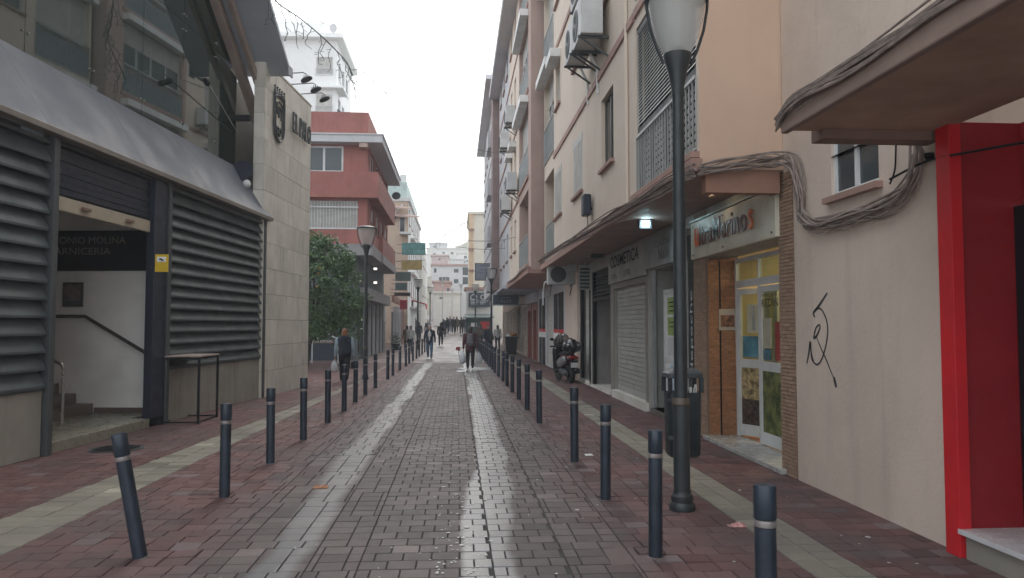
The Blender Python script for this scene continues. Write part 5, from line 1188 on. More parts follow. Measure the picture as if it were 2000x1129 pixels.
# ------------------------------------------------------------------ street end
def front_block(name, label, px0, px1, pytop, Y, mt, wins=(), depth=8, py_base=None, cat='building', roof=None, wk='glass'):
    a, b = ony(px0, 600, Y), ony(px1, 600, Y); zt = zat(pytop, Y); t = thing(name, label, cat, ((a.x+b.x)/2, Y+depth/2, gz(Y)))
    F = frame((b.x, Y, 0), (-1, 0, 0), (0, -1, 0)); L = b.x-a.x; H = []
    for (x0, y0, x1, y1) in wins:
        p, q_ = ony(x0, y1, Y), ony(x1, y0, Y); H.append((b.x-q_.x, b.x-p.x, p.z, q_.z))
    zb = -1 if py_base is None else zat(py_base, Y)
    mb = MB(); wall_holes(mb, F, 0, L, zb, zt, H); mb.build('wall', mt, t)
    MB().box(a.x, b.x, Y+.4, Y+depth, zb, zt-.02).build('core', mt, t)
    for h in H: window(t, F, h[0], h[1], h[2], h[3], .16, wk, 1 if h[1]-h[0] < 1.2 else 3, sill=False)
    MB().box(a.x-.2, b.x+.2, Y-.25, Y+depth, zt, zt+.25).build('roof_edge', roof or mt, t)
    return t
m_yc = M('yellow_cream_wall', (.76, .71, .60), .8, var=.04); m_wc = M('warm_white_wall', (.78, .76, .71), .8, var=.04, streak=.08); m_tile = M('roof_tile_pink', (.45, .30, .26), .8, var=.15, scale=4)
front_block('corner_wall_building', 'low whitewashed building closing the left end of the street, with a small vent and door', 846, 899, 573, 96, m_wc, [(862, 634, 874, 617), (858, 580, 866, 584)])
front_block('terraced_house', 'white house with green shutters and glazed balcony above the low whitewashed building', 843, 926, 519, 118, m_l3, [(857, 541, 878, 553), (847, 524, 853, 533), (886, 525, 896, 533), (886, 545, 896, 554), (903, 522, 916, 538), (903, 541, 916, 556)], roof=m_tile)
front_block('low_house', 'house with dull pink rendered wall under the terraced house', 846, 880, 552, 108, m_tile, [(872, 562, 878, 570)])
front_block('terraced_house', 'pale hillside house with pink parapet wall, middle tier on the left', 842, 875, 500, 150, M('pale_pink_wall', (.62, .48, .44), .8), [(856, 505, 861, 509)])
front_block('terraced_house', 'grey boxy flat roofed house topmost on the hillside', 838, 872, 476, 230, m_greyw, [(846, 480, 852, 486)])
front_block('terraced_house', 'long white hillside house with small windows below the ridge', 833, 915, 486, 215, m_wc, [(864, 492, 869, 496), (880, 492, 886, 497), (893, 493, 900, 497), (846, 494, 851, 498)])
front_block('terraced_house', 'white hillside house with sloping pale roof in the middle right', 874, 922, 507, 170, m_l3, [(906, 510, 909, 514), (911, 508, 914, 512)])
front_block('terraced_house', 'small cream hillside house behind the yellow tower', 893, 925, 495, 190, m_wc, [(906, 500, 912, 505)])
yt = front_block('tall_corner_building', 'tall narrow cream building with ochre edge closing the right end of the street', 917, 985, 418, 78, m_yc, [(921, 470, 924, 482)], depth=12)
MB().box(ony(917, 0, 77.9).x, ony(926, 0, 77.9).x, 77.85, 77.97, 4, zat(415, 78)).build('ochre_pier', M('ochre_render', (.60, .44, .30), .8), yt)
for py in (450, 490, 530): MB().box(ony(916, 0, 77.8).x, ony(927, 0, 77.8).x, 77.7, 77.84, zat(py, 78), zat(py, 78)+.18).build('string_course', m_band_c, yt)
front_block('billboard_building', 'low cream building carrying a dark advertising board at the right street end', 911, 965, 566, 72, m_wc, [], depth=4, roof=m_band_c)
bbd = thing('billboard', 'dark grey estate agent billboard with a white house outline logo', 'billboard'); a, b = ony(915, 600, 71.5), ony(957, 572, 71.5)
MB().box(a.x, b.x, 71.5, 71.7, a.z, b.z).build('board', m_ds, bbd)
MB().tube([(a.x+.22, 71.47, b.z-.62), (a.x+.22, 71.47, b.z-.32), (a.x+.5, 71.47, b.z-.12), (a.x+.78, 71.47, b.z-.32), (a.x+.78, 71.47, b.z-.62), (a.x+.22, 71.47, b.z-.62)], .035, 4).build('house_outline', m_white, bbd)
MB().tube([(a.x+1.35+.2*math.cos(k*.5+.6), 71.47, b.z-.4+.2*math.sin(k*.5+.6)) for k in range(10)], .03, 4).build('round_mark', m_white, bbd)
mb = MB()
for k in range(3): mb.box(a.x+.2, a.x+1.0-.1*k, 71.47, 71.5, b.z-.8-k*.14, b.z-.74-k*.14); mb.box(a.x+1.1, b.x-.2-.2*k, 71.47, 71.5, b.z-.8-k*.14, b.z-.74-k*.14)
mb.build('text_lines', m_greyw, bbd)
kb = thing('market_kiosk', 'dark green market kiosk with a red panel at the right end of the street', 'kiosk'); a, b = ony(910, 655, 68), ony(962, 614, 68)
MB().box(a.x, b.x, 68, 70.5, gz(68), b.z-.25).build('body', M('kiosk_green', (.035, .07, .06), .6), kb); MB().prism([(a.x-.1, 67.3, b.z-.35), (b.x+.1, 67.3, b.z-.35), (b.x+.1, 70.6, b.z), (a.x-.1, 70.6, b.z)], (0, 0, .08)).build('roof', m_gs, kb)
MB().box(a.x+1.3, a.x+2.1, 67.95, 68, b.z-1.3, b.z-.65).build('red_panel', m_red, kb); MB().box(a.x+.45, a.x+.95, 67.95, 68, b.z-1.1, b.z-.75).build('white_panel', m_white, kb)
# hill behind
hm = MB(); nx, ny = 24, 8; hq = random.Random(2)
hm.add([(-160+i*14, 130+j*45, -1+(j/7)**.8*58*(.75+.25*math.sin(i*.5+1))*(1 if j else 0)+hq.uniform(-.5, .5)) for j in range(ny) for i in range(nx)], [(j*nx+i, j*nx+i+1, (j+1)*nx+i+1, (j+1)*nx+i) for j in range(ny-1) for i in range(nx-1)])
hm.build('hill', M('hillside', (.20, .19, .13), .9, var=.3, scale=.1), local=True, kind='structure', smooth=True)

# ------------------------------------------------------------------ street lamps
def make_lamp():
    t = thing('street_lamp', 'x', 'street lamp')
    MB().lathe([(.115, 0), (.118, .03), (.11, .06), (.095, .075), (.1, .1), (.098, .13), (.078, .15), (.076, .17)], n=24).build('base', m_steelgrey if False else M('lamp_paint', (.035, .042, .045), .42, .2, scale=5, grime=.4), t, local=True, smooth=True)
    lp = MATS['lamp_paint']
    MB().lathe([(.074, .17), (.072, .93)], n=20).build('lower_shaft', lp, t, local=True, smooth=True)
    MB().lathe([(.075, .93), (.083, .94), (.083, .955), (.076, .965), (.076, .985), (.066, 1.0)], n=20).build('collar', M('collar_brown', (.10, .08, .06), .5, .2), t, local=True, smooth=True)
    MB().lathe([(.061, 1.0), (.052, 3.8)], n=20).build('upper_shaft', lp, t, local=True, smooth=True)
    MB().lathe([(.056, 3.76), (.058, 3.83), (.085, 3.98), (.125, 4.1), (.13, 4.15), (.05, 4.155)], n=24).build('lantern_neck', lp, t, local=True, smooth=True)
    for k in range(2):
        a = k*math.pi; c, s_ = math.cos(a), math.sin(a)
        MB().tube([(r*c, r*s_, z) for r, z in ((.128, 4.06), (.19, 4.2), (.25, 4.38), (.285, 4.58), (.29, 4.67))], .014, 6).build('lantern_arm', lp, t, local=True, smooth=True)
    MB().lathe([(.12, 4.155), (.19, 4.3), (.235, 4.46), (.262, 4.65)], n=28, caps=False).build('lantern_glass', milky('lantern_glass', (.62, .63, .60), .5), t, local=True, smooth=True)
    MB().lathe([(.06, 4.155), (.075, 4.19), (.06, 4.22), (.03, 4.23)], n=14).build('lamp_socket', m_steelgrey, t, local=True, smooth=True)
    MB().lathe([(.28, 4.655), (.3, 4.67), (.3, 4.69), (.2, 4.735), (.03, 4.75)], n=28).build('lantern_cap', lp, t, local=True, smooth=True)
    MB().lathe([(.25, 4.64), (.25, 4.655)], n=28).build('reflector', m_greyw, t, local=True)
    return t
lamp = make_lamp()
for i, (x, y, lb) in enumerate([(2.02, 6.76, 'large dark street lamp close by on the right with a litter bin behind it'), (-2.82, 23.7, 'dark street lamp among the left bollards in front of the orange tree'), (-2.62, 51, 'street lamp on the left below the projecting coloured signs'), (-2.7, 76, 'farthest thin street lamp on the left side'),
                                (1.82, 40.4, 'street lamp on the right in front of the pale clinic sign'), (1.45, 60.6, 'thin street lamp on the right before the dark billboard')]):
    o = lamp if i == 0 else copy_tree(lamp); place(o, (x, y, gz(y)), 0, lb); o['group'] = 'street lamps along the pedestrian street'
# far twin poles
for i, (px, Y) in enumerate(((883, 92), (900, 88), (864, 90))):
    a = ony(px, 640, Y); MB().tube([(a.x, Y, gz(Y)), (a.x, Y, gz(Y)+4.2+.5*i)], .05, 6).lathe([(.1, 4.2+.5*i), (.2, 4.6+.5*i), (.22, 4.65+.5*i)], (a.x, Y, gz(Y)), 8).build('street_lamp', m_greyw, label=('far grey lamp post before the low white building, middle one', 'far grey lamp post nearest the tall cream building', 'far grey lamp post, leftmost before the white building')[i], cat='street lamp', group='far lamp posts at the street end')

# litter bin
lb = thing('litter_bin', 'dark rounded litter bin with grey lid fixed behind the near lamp post', 'litter bin', (2.15, 7.15, .0))
m_bin = M('bin_plastic', (.026, .036, .042), .45, grime=.3)
def rrect(w, d, r, z, n=5):
    return [(cx_+r*math.cos(a), cy_+r*math.sin(a), z) for cx_, cy_, a0 in ((w-r, d-r, 0), (-w+r, d-r, math.pi/2), (-w+r, -d+r, math.pi), (w-r, -d+r, 1.5*math.pi)) for a in [a0+k*math.pi/2/n for k in range(n+1)]]
def rloft(secs):
    mb = MB(); n = len(secs[0]); vs_ = [p for s_ in secs for p in s_]
    fs = [(i*n+k, i*n+(k+1) % n, (i+1)*n+(k+1) % n, (i+1)*n+k) for i in range(len(secs)-1) for k in range(n)]
    return mb.add(vs_, fs+[tuple(range(n-1, -1, -1)), tuple(range((len(secs)-1)*n, len(secs)*n))])
rloft([rrect(.13, .10, .05, .41), rrect(.15, .12, .06, .44), rrect(.16, .125, .06, 1.02)]).build('body', m_bin, lb, local=True, smooth=True)
for sx in (-1, 1):
    for sy in (-1, 1): MB().box(sx*.15-.018, sx*.15+.018, sy*.11-.02, sy*.11+.02, 1.02, 1.16).build('lid_post', m_bin, lb, local=True)
MB().box(-.12, .12, -.1, .1, .95, 1.022).build('inner_liner', m_black, lb, local=True)
rloft([rrect(.165, .13, .06, 1.155), rrect(.175, .14, .06, 1.16), rrect(.175, .14, .06, 1.2), rrect(.13, .1, .05, 1.235), rrect(.04, .03, .01, 1.25)]).build('lid', M('lid_grey', (.055, .065, .07), .5, grime=.3), lb, local=True, smooth=True)
MB().box(-.05, -.02, -.128, -.126, .9, 1.0).build('sticker', m_white, lb, local=True)
MB().bar((-.16, -.1, .6), (-.06, -.36, .6), .03).bar((-.16, -.1, .95), (-.06, -.36, .95), .03).build('clamp', m_steelgrey, lb, local=True)
mb = MB(); q = random.Random(6)
for k in range(7): mb.box(-.12+.035*k, -.1+.035*k, -.115, -.1, 1.02, 1.05+q.random()*.06, Matrix.Rotation(q.uniform(-.03, .03), 4, 'Y'))
mb.build('paper', m_white, lb, local=True)

# ------------------------------------------------------------------ garlands and wires
def garland(P, name, label, drops, seed, r=.013, L=.6):
    q = random.Random(seed); t = thing(name, label, 'light garland', tuple(P[0])); S = spline(P, 8)
    mc = M('garland_cable', (.10, .12, .11), .6)
    MB().tube(S, r, 5).build('cable', mc, t)
    mb = MB()
    for k in range(drops):
        p = S[int((k+.5)/drops*(len(S)-1))].copy(); pts = [p]; n = q.randint(3, 6); ll_ = q.uniform(.35, 1)*L
        for j in range(n):
            p = p+Vector((q.uniform(-.08, .08), q.uniform(-.08, .08), -ll_/n)); pts.append(p)
            if q.random() < .8: mb.tube([p, p+Vector((q.uniform(-.12, .12), q.uniform(-.1, .1), q.uniform(-.08, .02)))], r*.45, 3)
        mb.tube(pts, r*.6, 4)
    mb.build('hanging_strand', mc, t, kind='stuff'); return t
garland([ony(p[0], p[1], Y) for p, Y in (((528, -12), 15.2), ((548, 10), 15.4), ((585, 35), 15.8), ((625, 68), 16.2), ((655, 97), 16.7), ((677, 122), 17.2), ((690, 150), 17.6))], 'icicle_garland', 'unlit icicle light garland with hanging strands drooping over the street at upper left', 15, 3, L=.75)
garland([ony(p[0], p[1], Y) for p, Y in (((690, 135), 17.7), ((708, 140), 19), ((735, 163), 21), ((757, 185), 23))], 'icicle_garland', 'thin far part of the icicle light garland against the white sky', 4, 5, r=.009, L=.3)
garland([ony(p[0], p[1], 55) for p in ((850, 478), (865, 462), (885, 448), (905, 437), (915, 433))], 'icicle_garland', 'distant light garland crossing the sky above the hillside houses', 8, 6, r=.02, L=.7)
for i, (a, b, Y) in enumerate((((905, 470), (1040, 455), 30), ((880, 480), (1010, 482), 36), ((930, 292), (1035, 292), 30), ((700, 478), (838, 498), 45), ((600, 502), (830, 508), 48))):
    p0, p1 = ony(a[0], a[1], Y), ony(b[0], b[1], Y); m_ = (p0+p1)/2-Vector((0, 0, .15))
    MB().tube(spline([p0, m_, p1]), .012, 4).build('overhead_wire', M('wire_grey', (.15, .15, .15), .6), label=('thin overhead wire crossing at the far right above the clinic sign', 'lower overhead wire crossing above the clinic sign', 'high overhead wire against the further right-hand block', 'overhead wire behind the teal sign on the left', 'overhead wire crossing behind the ochre sign')[i], cat='wire')

# ------------------------------------------------------------------ orange tree
def leaf_mat(name, a, b):
    s = NT(name); g_ = s.n('ShaderNodeNewGeometry'); c = s.mix(g_.outputs['Random Per Island'], a, b); s.vec()
    s.l(c, s.b.inputs['Base Color']); s.b.inputs['Roughness'].default_value = .38; s.b.inputs['Subsurface Weight'].default_value = 0
    MATS[name] = s.m; return s.m
m_leaf = leaf_mat('orange_tree_leaf', (.032, .08, .03), (.12, .21, .07)); m_bark = M('bark', (.07, .055, .045), .9, var=.3, scale=8, bump=.5)
tr = thing('orange_tree', 'leafy dark green orange tree with a few oranges beside the stone market wall', 'tree', (-5.75, 30.5, 0))
q = random.Random(21)
tips = []
mb = MB(); base = Vector((-6.15, 31.5, 0)); fork = Vector((-5.75, 31.0, 1.7)); mb.tube([base, base+Vector((.08, -.1, .6)), fork], [.14, .11, .1], 8)
for k in range(16):
    a = k*2.4; d = Vector((math.cos(a)*q.uniform(.7, 1.9), math.sin(a)*q.uniform(.6, 1.6), q.uniform(.3, 3.4))); e = fork+d; m_ = fork+d*.5+Vector((0, 0, .25)); mb.tube([fork, m_, e], [.06, .035, .015], 6); tips += [m_, e]
    for j in range(3): e2 = e+Vector((q.uniform(-.6, .6), q.uniform(-.6, .6), q.uniform(-.5, .5))); mb.tube([e, e2], [.014, .006], 4); tips.append(e2)
mb.build('trunk', m_bark, tr)
cc = Vector((-5.6, 30.5, 3.15)); mb = MB(); clumps = []
for k in range(190):
    u = Vector((q.gauss(0, 1), q.gauss(0, 1), q.gauss(0, 1))).normalized()*q.uniform(.45, 1)**.6
    c = cc+Vector((u.x*1.95, u.y*1.8, u.z*2.1)); c.z = max(c.z, 1.05+.4*q.random()); clumps.append((c, q.uniform(.22, .46)))
clumps += [(Vector((-4.3+q.uniform(-.3, .3), 30+q.uniform(-.4, .4), 1.1+.35*k)), .38) for k in range(6)]+[(Vector((-3.9, 30.2, 1.4)), .4), (Vector((-4.1, 30.3, 1.8)), .4), (Vector((-4.05, 30.1, 2.6)), .4), (Vector((-3.55, 29.9, 2.75)), .25), (Vector((-6.9, 30.4, 5.0)), .4)]
for c, r in clumps:
    for j in range(int(70*r/.33)):
        d = Vector((q.gauss(0, 1), q.gauss(0, 1), q.gauss(0, 1))).normalized()*r*q.random()**.4; p = c+d
        t_ = (Vector((q.uniform(-1, 1), q.uniform(-1, 1), q.uniform(-1, .4)))).normalized(); e = t_.cross(Vector((q.uniform(-1, 1), q.uniform(-1, 1), q.uniform(-1, 1)))).normalized(); n_ = t_.cross(e); L = q.uniform(.06, .1)
        mb.add([p-t_*L, p+e*L*.42+n_*L*.12, p+t_*L, p-e*L*.42+n_*L*.12], [(0, 1, 2), (0, 2, 3)])
mb.build('crown', m_leaf, tr, kind='stuff')
m_or = M('orange_fruit', (.45, .19, .04), .5)
for px, py in ((625, 524), (622, 535), (619, 560)):
    a = ony(px, py, 28.9); MB().ball(a, .042, 8).build('orange', m_or, tr, smooth=True)
# ------------------------------------------------------------------ people
m_skin = M('skin', (.42, .25, .18), .55, var=.06)
def cloth(name, c, **k): return M(name, c, .85, scale=6, var=.18, bump=.15, bscale=25, **k)
def person_meshes(key, build, stride=.25, arms=(.1, -.1), bend=(.15, .15), voxel=.014, coat=0.0, h=1.7, skirt=False, bald=False, hairlong=False, bag=None, seedy=0, hem=.86, mats=None, face=False, bulk=1.0):
    """front faces +Y. returns dict of meshes"""
    s = h/1.7; W = bulk
    V = lambda x, y, z: Vector((x*s, y*s, z*s))
    hipz = .9; J = {}
    for sd, st in ((-1, stride), (1, -stride)):
        a = math.asin(max(-.6, min(.6, st/.9))); hip = V(sd*.095, 0, hipz)
        kn = V(sd*.1, .42*math.sin(a)+(.03 if st < 0 else .05), hipz-.42*math.cos(a)); an = V(sd*.1, .84*math.sin(a)-(.05 if st < 0 else 0), hipz-.80*math.cos(a)+(.05 if st < 0 else 0.0))
        an.z = max(an.z, .085*s); J[sd] = (hip, kn, an)
    A = {}
    for i, sd in enumerate((-1, 1)):
        sh = V(sd*.185*W, 0, 1.39); el = sh+V(sd*.05, arms[i]*.9-.02, -.29); wr = el+V(sd*.015, arms[i]+bend[i]*.6, -.25); A[sd] = (sh, el, wr)
    lf = (1, 0, 0); out = {}
    # body
    b = MB()
    b.cap(V(0, .0, .93), V(0, .01, 1.12), .15*s*W, .135*s*W, .72).cap(V(0, .01, 1.12), V(0, -.005, 1.34), .14*s*W, .165*s*W, .62).cap(V(0, -.01, 1.38), V(0, .0, 1.5), .07*s, .052*s, 1)
    b.cap(V(-.13*W, 0, 1.39), V(.13*W, 0, 1.39), .07*s, .07*s, 1, (0, 1, 0))
    b.ball(V(0, .015, 1.6), .098*s, 12, (.84, 1.0, 1.2)); b.cap(V(0, .06, 1.52), V(0, .07, 1.55), .05*s, .055*s, .9)
    b.cap(V(0, .105, 1.585), V(0, .125, 1.57), .012*s, .016*s)
    for sd in (-1, 1): b.ball(V(sd*.083, .005, 1.595), .028*s, 6, (.4, .8, 1.2))
    for sd in (-1, 1):
        hip, kn, an = J[sd]; b.cap(hip, kn, .088*s, .056*s, 1); b.cap(kn, an, .055*s, .036*s, 1); b.cap(an, an+V(0, .14, -.045), .036*s, .034*s, .9)
        sh, el, wr = A[sd]; b.cap(sh, el, .05*s, .038*s); b.cap(el, wr, .037*s, .024*s)
        d = (wr-el).normalized(); pa = wr+d*.055*s; b.cap(wr, pa, .024*s, .034*s, .55, (0, 1, 0))
        for f in range(4):
            o = V(0, -.026+.0175*f, 0); L = (.06, .07, .075, .062)[3-f]*s; k1 = pa+o+d*.02*s; k2 = k1+d*L*.55+V(-sd*.006, .0, 0); b.cap(pa+o, k1, .0115*s, .0105*s); b.cap(k1, k2, .0105*s, .0095*s); b.cap(k2, k2+d*L*.35+V(-sd*.012, .0, 0), .0095*s, .008*s)
        tb = wr+d*.02*s+V(0, .02, 0); b.cap(tb, tb+d*.03*s+V(0, .03, 0), .013*s, .011*s); b.cap(tb+d*.03*s+V(0, .03, 0), tb+d*.06*s+V(0, .034, 0), .011*s, .009*s)
    out['body'] = (b, m_skin, .011 if voxel < .013 else voxel)
    # trousers
    b = MB(); b.cap(V(0, 0, .9), V(0, .0, 1.02), .165*s*W, .155*s*W, .78)
    for sd in (-1, 1):
        hip, kn, an = J[sd]; b.cap(hip+V(0, 0, .02), kn, .108*s, .078*s); b.cap(kn, an+V(0, -.005, .02), .077*s, .062*s)
    out['trousers'] = (b, mats['trousers'], voxel)
    b = MB(); b.cap(V(0, .0, hem+.08), V(0, .01, 1.12), (.178+coat)*s*W, .165*s*W, .78).cap(V(0, .01, 1.12), V(0, -.01, 1.33), .168*s*W, .185*s*W, .7).cap(V(-.14*W, 0, 1.385), V(.14*W, 0, 1.385), .082*s, .082*s, 1, (0, 1, 0)).cap(V(0, -.01, 1.4), V(0, 0, 1.46), .085*s, .068*s)
    if 'sleeve' not in mats:
        for sd in (-1, 1):
            sh, el, wr = A[sd]; b.cap(sh, el, .074*s, .058*s); b.cap(el, wr-(wr-el)*.06, .057*s, .045*s)
    out['jacket'] = (b, mats['jacket'], voxel)
    if 'sleeve' in mats:
        for sd in (-1, 1):
            b = MB(); sh, el, wr = A[sd]; b.cap(sh, el, .068*s, .052*s); b.cap(el, wr-(wr-el)*.1, .05*s, .04*s); out['shirt_sleeve' if sd < 0 else 'shirt_sleeve2'] = (b, mats['sleeve'], voxel)
        if 0: out['x'] = (b, mats['sleeve'], voxel)
    if 'shirt' in mats:
        b = MB(); b.cap(V(0, .085, .95), V(0, .09, 1.3), .095*s*W, .09*s*W, .6).cap(V(0, .07, 1.36), V(0, .05, 1.43), .05*s, .05*s); out['shirt'] = (b, mats['shirt'], voxel)
    b = MB()
    for sd in (-1, 1): an = J[sd][2]; b.cap(an+V(0, -.03, -.035), an+V(0, .06, -.04), .047*s, .045*s); b.cap(an+V(0, .05, -.045), an+V(0, .15, -.05), .045*s, .036*s)
    out['shoes'] = (b, mats.get('shoes', m_black), voxel)
    b = MB(); b.ball(V(0, -.012, 1.628), .104*s, 12, (.9, 1.02, 1.12))
    if hairlong: b.ball(V(0, -.05, 1.56), .1*s, 12, (.95, .8, 1.3)); b.cap(V(0, -.06, 1.5), V(0, -.07, 1.4), .085*s, .06*s, .6)
    else: b.ball(V(0, -.04, 1.59), .092*s, 12, (.9, .85, 1.1))
    out['hair'] = (b, mats.get('hair', M('dark_hair', (.03, .02, .018), .6)), voxel)
    res = {}
    for k, (mb_, mt, vx) in out.items():
        if k == 'hair' and bald: continue
        res[k] = remesh(mb_, vx, k, mt, 4)
    return res, J, A, s
PEO = {}
def person(label, loc, rz, key=None, pose=None, mats=None, group=None, **kw):
    t = thing('person', label, 'person', loc, rz)
    if key and key in PEO: res, J, A, s = PEO[key]
    else:
        res, J, A, s = person_meshes(key, None, mats=mats, **kw)
        if key: PEO[key] = (res, J, A, s)
    for k, me in res.items(): obj_from(me, k.rstrip('2'), t)
    if kw.get('face'):
        for sd in (-1, 1): MB().ball((sd*.033*s, .098*s, 1.608*s), .011*s, 6).build('eye', M('eye_dark', (.05, .04, .035), .3), t, local=True)
        MB().cap((-.02*s, .1*s, 1.545*s), (.02*s, .1*s, 1.545*s), .006*s, .006*s, 1, (0, 0, 1)).build('mouth', M('lips', (.3, .12, .1), .5), t, local=True)
    if group: t['group'] = group
    return t, J, A, s
c_navy = cloth('navy_cloth', (.022, .03, .045)); c_black = cloth('black_cloth', (.014, .014, .017)); c_jean = cloth('blue_jeans', (.07, .13, .20)); c_dj = cloth('dark_jeans', (.03, .045, .07))
c_sky = cloth('light_blue_cloth', (.28, .36, .42)); c_white = cloth('white_cloth', (.55, .54, .52)); c_wine = cloth('wine_cloth', (.075, .03, .04)); c_grey = cloth('grey_cloth', (.12, .12, .13)); c_brown = cloth('brown_cloth', (.13, .09, .07)); c_olive = cloth('olive_cloth', (.09, .09, .07))
h_or = M('auburn_hair', (.26, .10, .045), .6, var=.25, scale=12); h_dk = M('dark_hair', (.03, .02, .018), .6); h_gr = M('grey_hair', (.35, .33, .31), .6)
def plastic_bag(label, top, size, mt=None, seed=1):
    t = thing('plastic_bag', label, 'bag', (top.x, top.y, max(0.02, top.z-size*1.5)))
    q = random.Random(seed); mb = MB(); n = 14; prof = [(.04, -.12), (.3, -.3), (.48, -.6), (.56, -1.0), (.5, -1.35), (.2, -1.5), (.01, -1.5)]
    vs_ = []
    for r, z in prof:
        for k in range(n):
            a = k*2*math.pi/n; rr = .72*r*size*(1+.14*math.sin(3*a+z*4)+q.uniform(-.07, .07)); vs_.append(top+Vector((rr*math.cos(a), rr*.6*math.sin(a), z*size)))
    mb.add(vs_, [(i*n+k, (i+1)*n+k, (i+1)*n+(k+1) % n, i*n+(k+1) % n) for i in range(len(prof)-1) for k in range(n)])
    mb.build('sack', mt or M('bag_plastic', (.5, .52, .54), .35, var=.06), t, smooth=True)
    MB().tube([top+Vector((-.03, 0, -.13*size)), top+Vector((-.02, 0, 0)), top+Vector((.02, 0, 0)), top+Vector((.03, 0, -.13*size))], .008, 5).build('handle', mt or MATS['bag_plastic'], t)
    return t
# hero 1: woman walking away, left
t, J, A, s = person('auburn haired woman in dark vest and light blue sleeves walking away on the left pavement', (-3.28, 22.5, 0), R(4), None, voxel=.012, h=1.53, stride=.17, arms=(-.02, .05), bend=(.05, .15), hairlong=True, bulk=1.22, hem=.88, mats=dict(trousers=c_black, jacket=c_navy, sleeve=c_sky, hair=h_or))
hl = t.matrix_basis if False else Matrix.Translation((-3.28, 22.5, 0)) @ Matrix.Rotation(R(4), 4, 'Z')
plastic_bag('white plastic shopping bag in the left hand of the woman in the dark vest', hl @ (A[-1][2]+Vector((-.02, 0, -.1))), .24, seed=2)
hb = thing('handbag', 'small dark handbag hanging from the right hand of the woman in the vest', 'bag', hl @ Vector((.3, 0, .5))); p = hl @ (A[1][2]+Vector((0, 0, -.06)))
rloft([[(p.x+x*.1, p.y+y*.04, p.z-.32) for x, y in ((1, 1), (-1, 1), (-1, -1), (1, -1))], [(p.x+x*.08, p.y+y*.03, p.z-.12) for x, y in ((1, 1), (-1, 1), (-1, -1), (1, -1))]]).build('pouch', c_black, hb, bevel=.01); MB().tube([(p.x-.06, p.y, p.z-.12), (p.x-.02, p.y, p.z+.02), (p.x+.02, p.y, p.z+.02), (p.x+.06, p.y, p.z-.12)], .007, 5).build('strap', c_black, hb)
# hero 2: man walking towards camera
person('grey haired man in open dark jacket, pale shirt and blue jeans walking towards the viewer', (-1.36, 38, 0), R(176), None, voxel=.012, h=1.66, stride=.12, arms=(-.06, .06), face=True, mats=dict(trousers=c_jean, jacket=c_navy, shirt=c_white, hair=h_gr), hem=.8, bulk=1.08)
# hero 3: woman with backpack
t, J, A, s = person('woman in a dark wine jacket with a backpack walking away over the wet patch', (.49, 28.4, 0), R(-3), None, voxel=.012, h=1.6, stride=.14, arms=(.02, -.02), bend=(.1, .1), hairlong=True, bulk=1.12, hem=.8, mats=dict(trousers=c_black, jacket=c_wine, hair=h_dk))
hl = Matrix.Translation((.49, 28.4, 0)) @ Matrix.Rotation(R(-3), 4, 'Z')
bp = thing('backpack', 'small grey backpack on the back of the woman in the wine jacket', 'backpack', (.49, 28.2, 1.0))
me = remesh(MB().cap((0, 0, .06), (0, 0, .28), .13, .12, .55), .012, 'sack', c_grey); o = obj_from(me, 'sack', bp); o.location = (0, -.02, -.05)
MB().cap((-.08, -.08, .02), (.08, -.08, .02), .05, .05, .6, (0, 1, 0)).build('front_pocket', c_grey, bp, local=True, smooth=True)
for sx in (-1, 1): MB().tube([(sx*.08, 0, .3), (sx*.1, .1, .42), (sx*.1, .22, .42), (sx*.1, .3, .25)], .015, 5).build('strap', c_grey, bp, local=True)
plastic_bag('translucent white carrier bag held left of the woman with the backpack', hl @ (A[-1][2]+Vector((-.03, 0, -.1))), .31, seed=3)
plastic_bag('translucent white carrier bag held right of the woman with the backpack', hl @ (A[1][2]+Vector((.06, 0, -.1))), .31, seed=4)
p = hl @ (A[-1][2]+Vector((-.2, .05, -.02)))
fm_ = MB(); q = random.Random(3)
for k in range(16): fm_.ball(p+Vector((q.uniform(-.07, .07), q.uniform(-.05, .05), q.uniform(-.06, .06))), .03, 6)
fw = thing('flower_bunch', 'small dark red bunch of flowers held low on the left of the backpack woman', 'flowers', tuple(p)); fm_.build('blooms', M('red_flower', (.30, .03, .05), .6), fw); MB().tube([p, p+Vector((.06, 0, -.5))], .01, 5).tube([p, p+Vector((.15, -.04, .05))], .01, 5).build('stems', m_gs, fw)
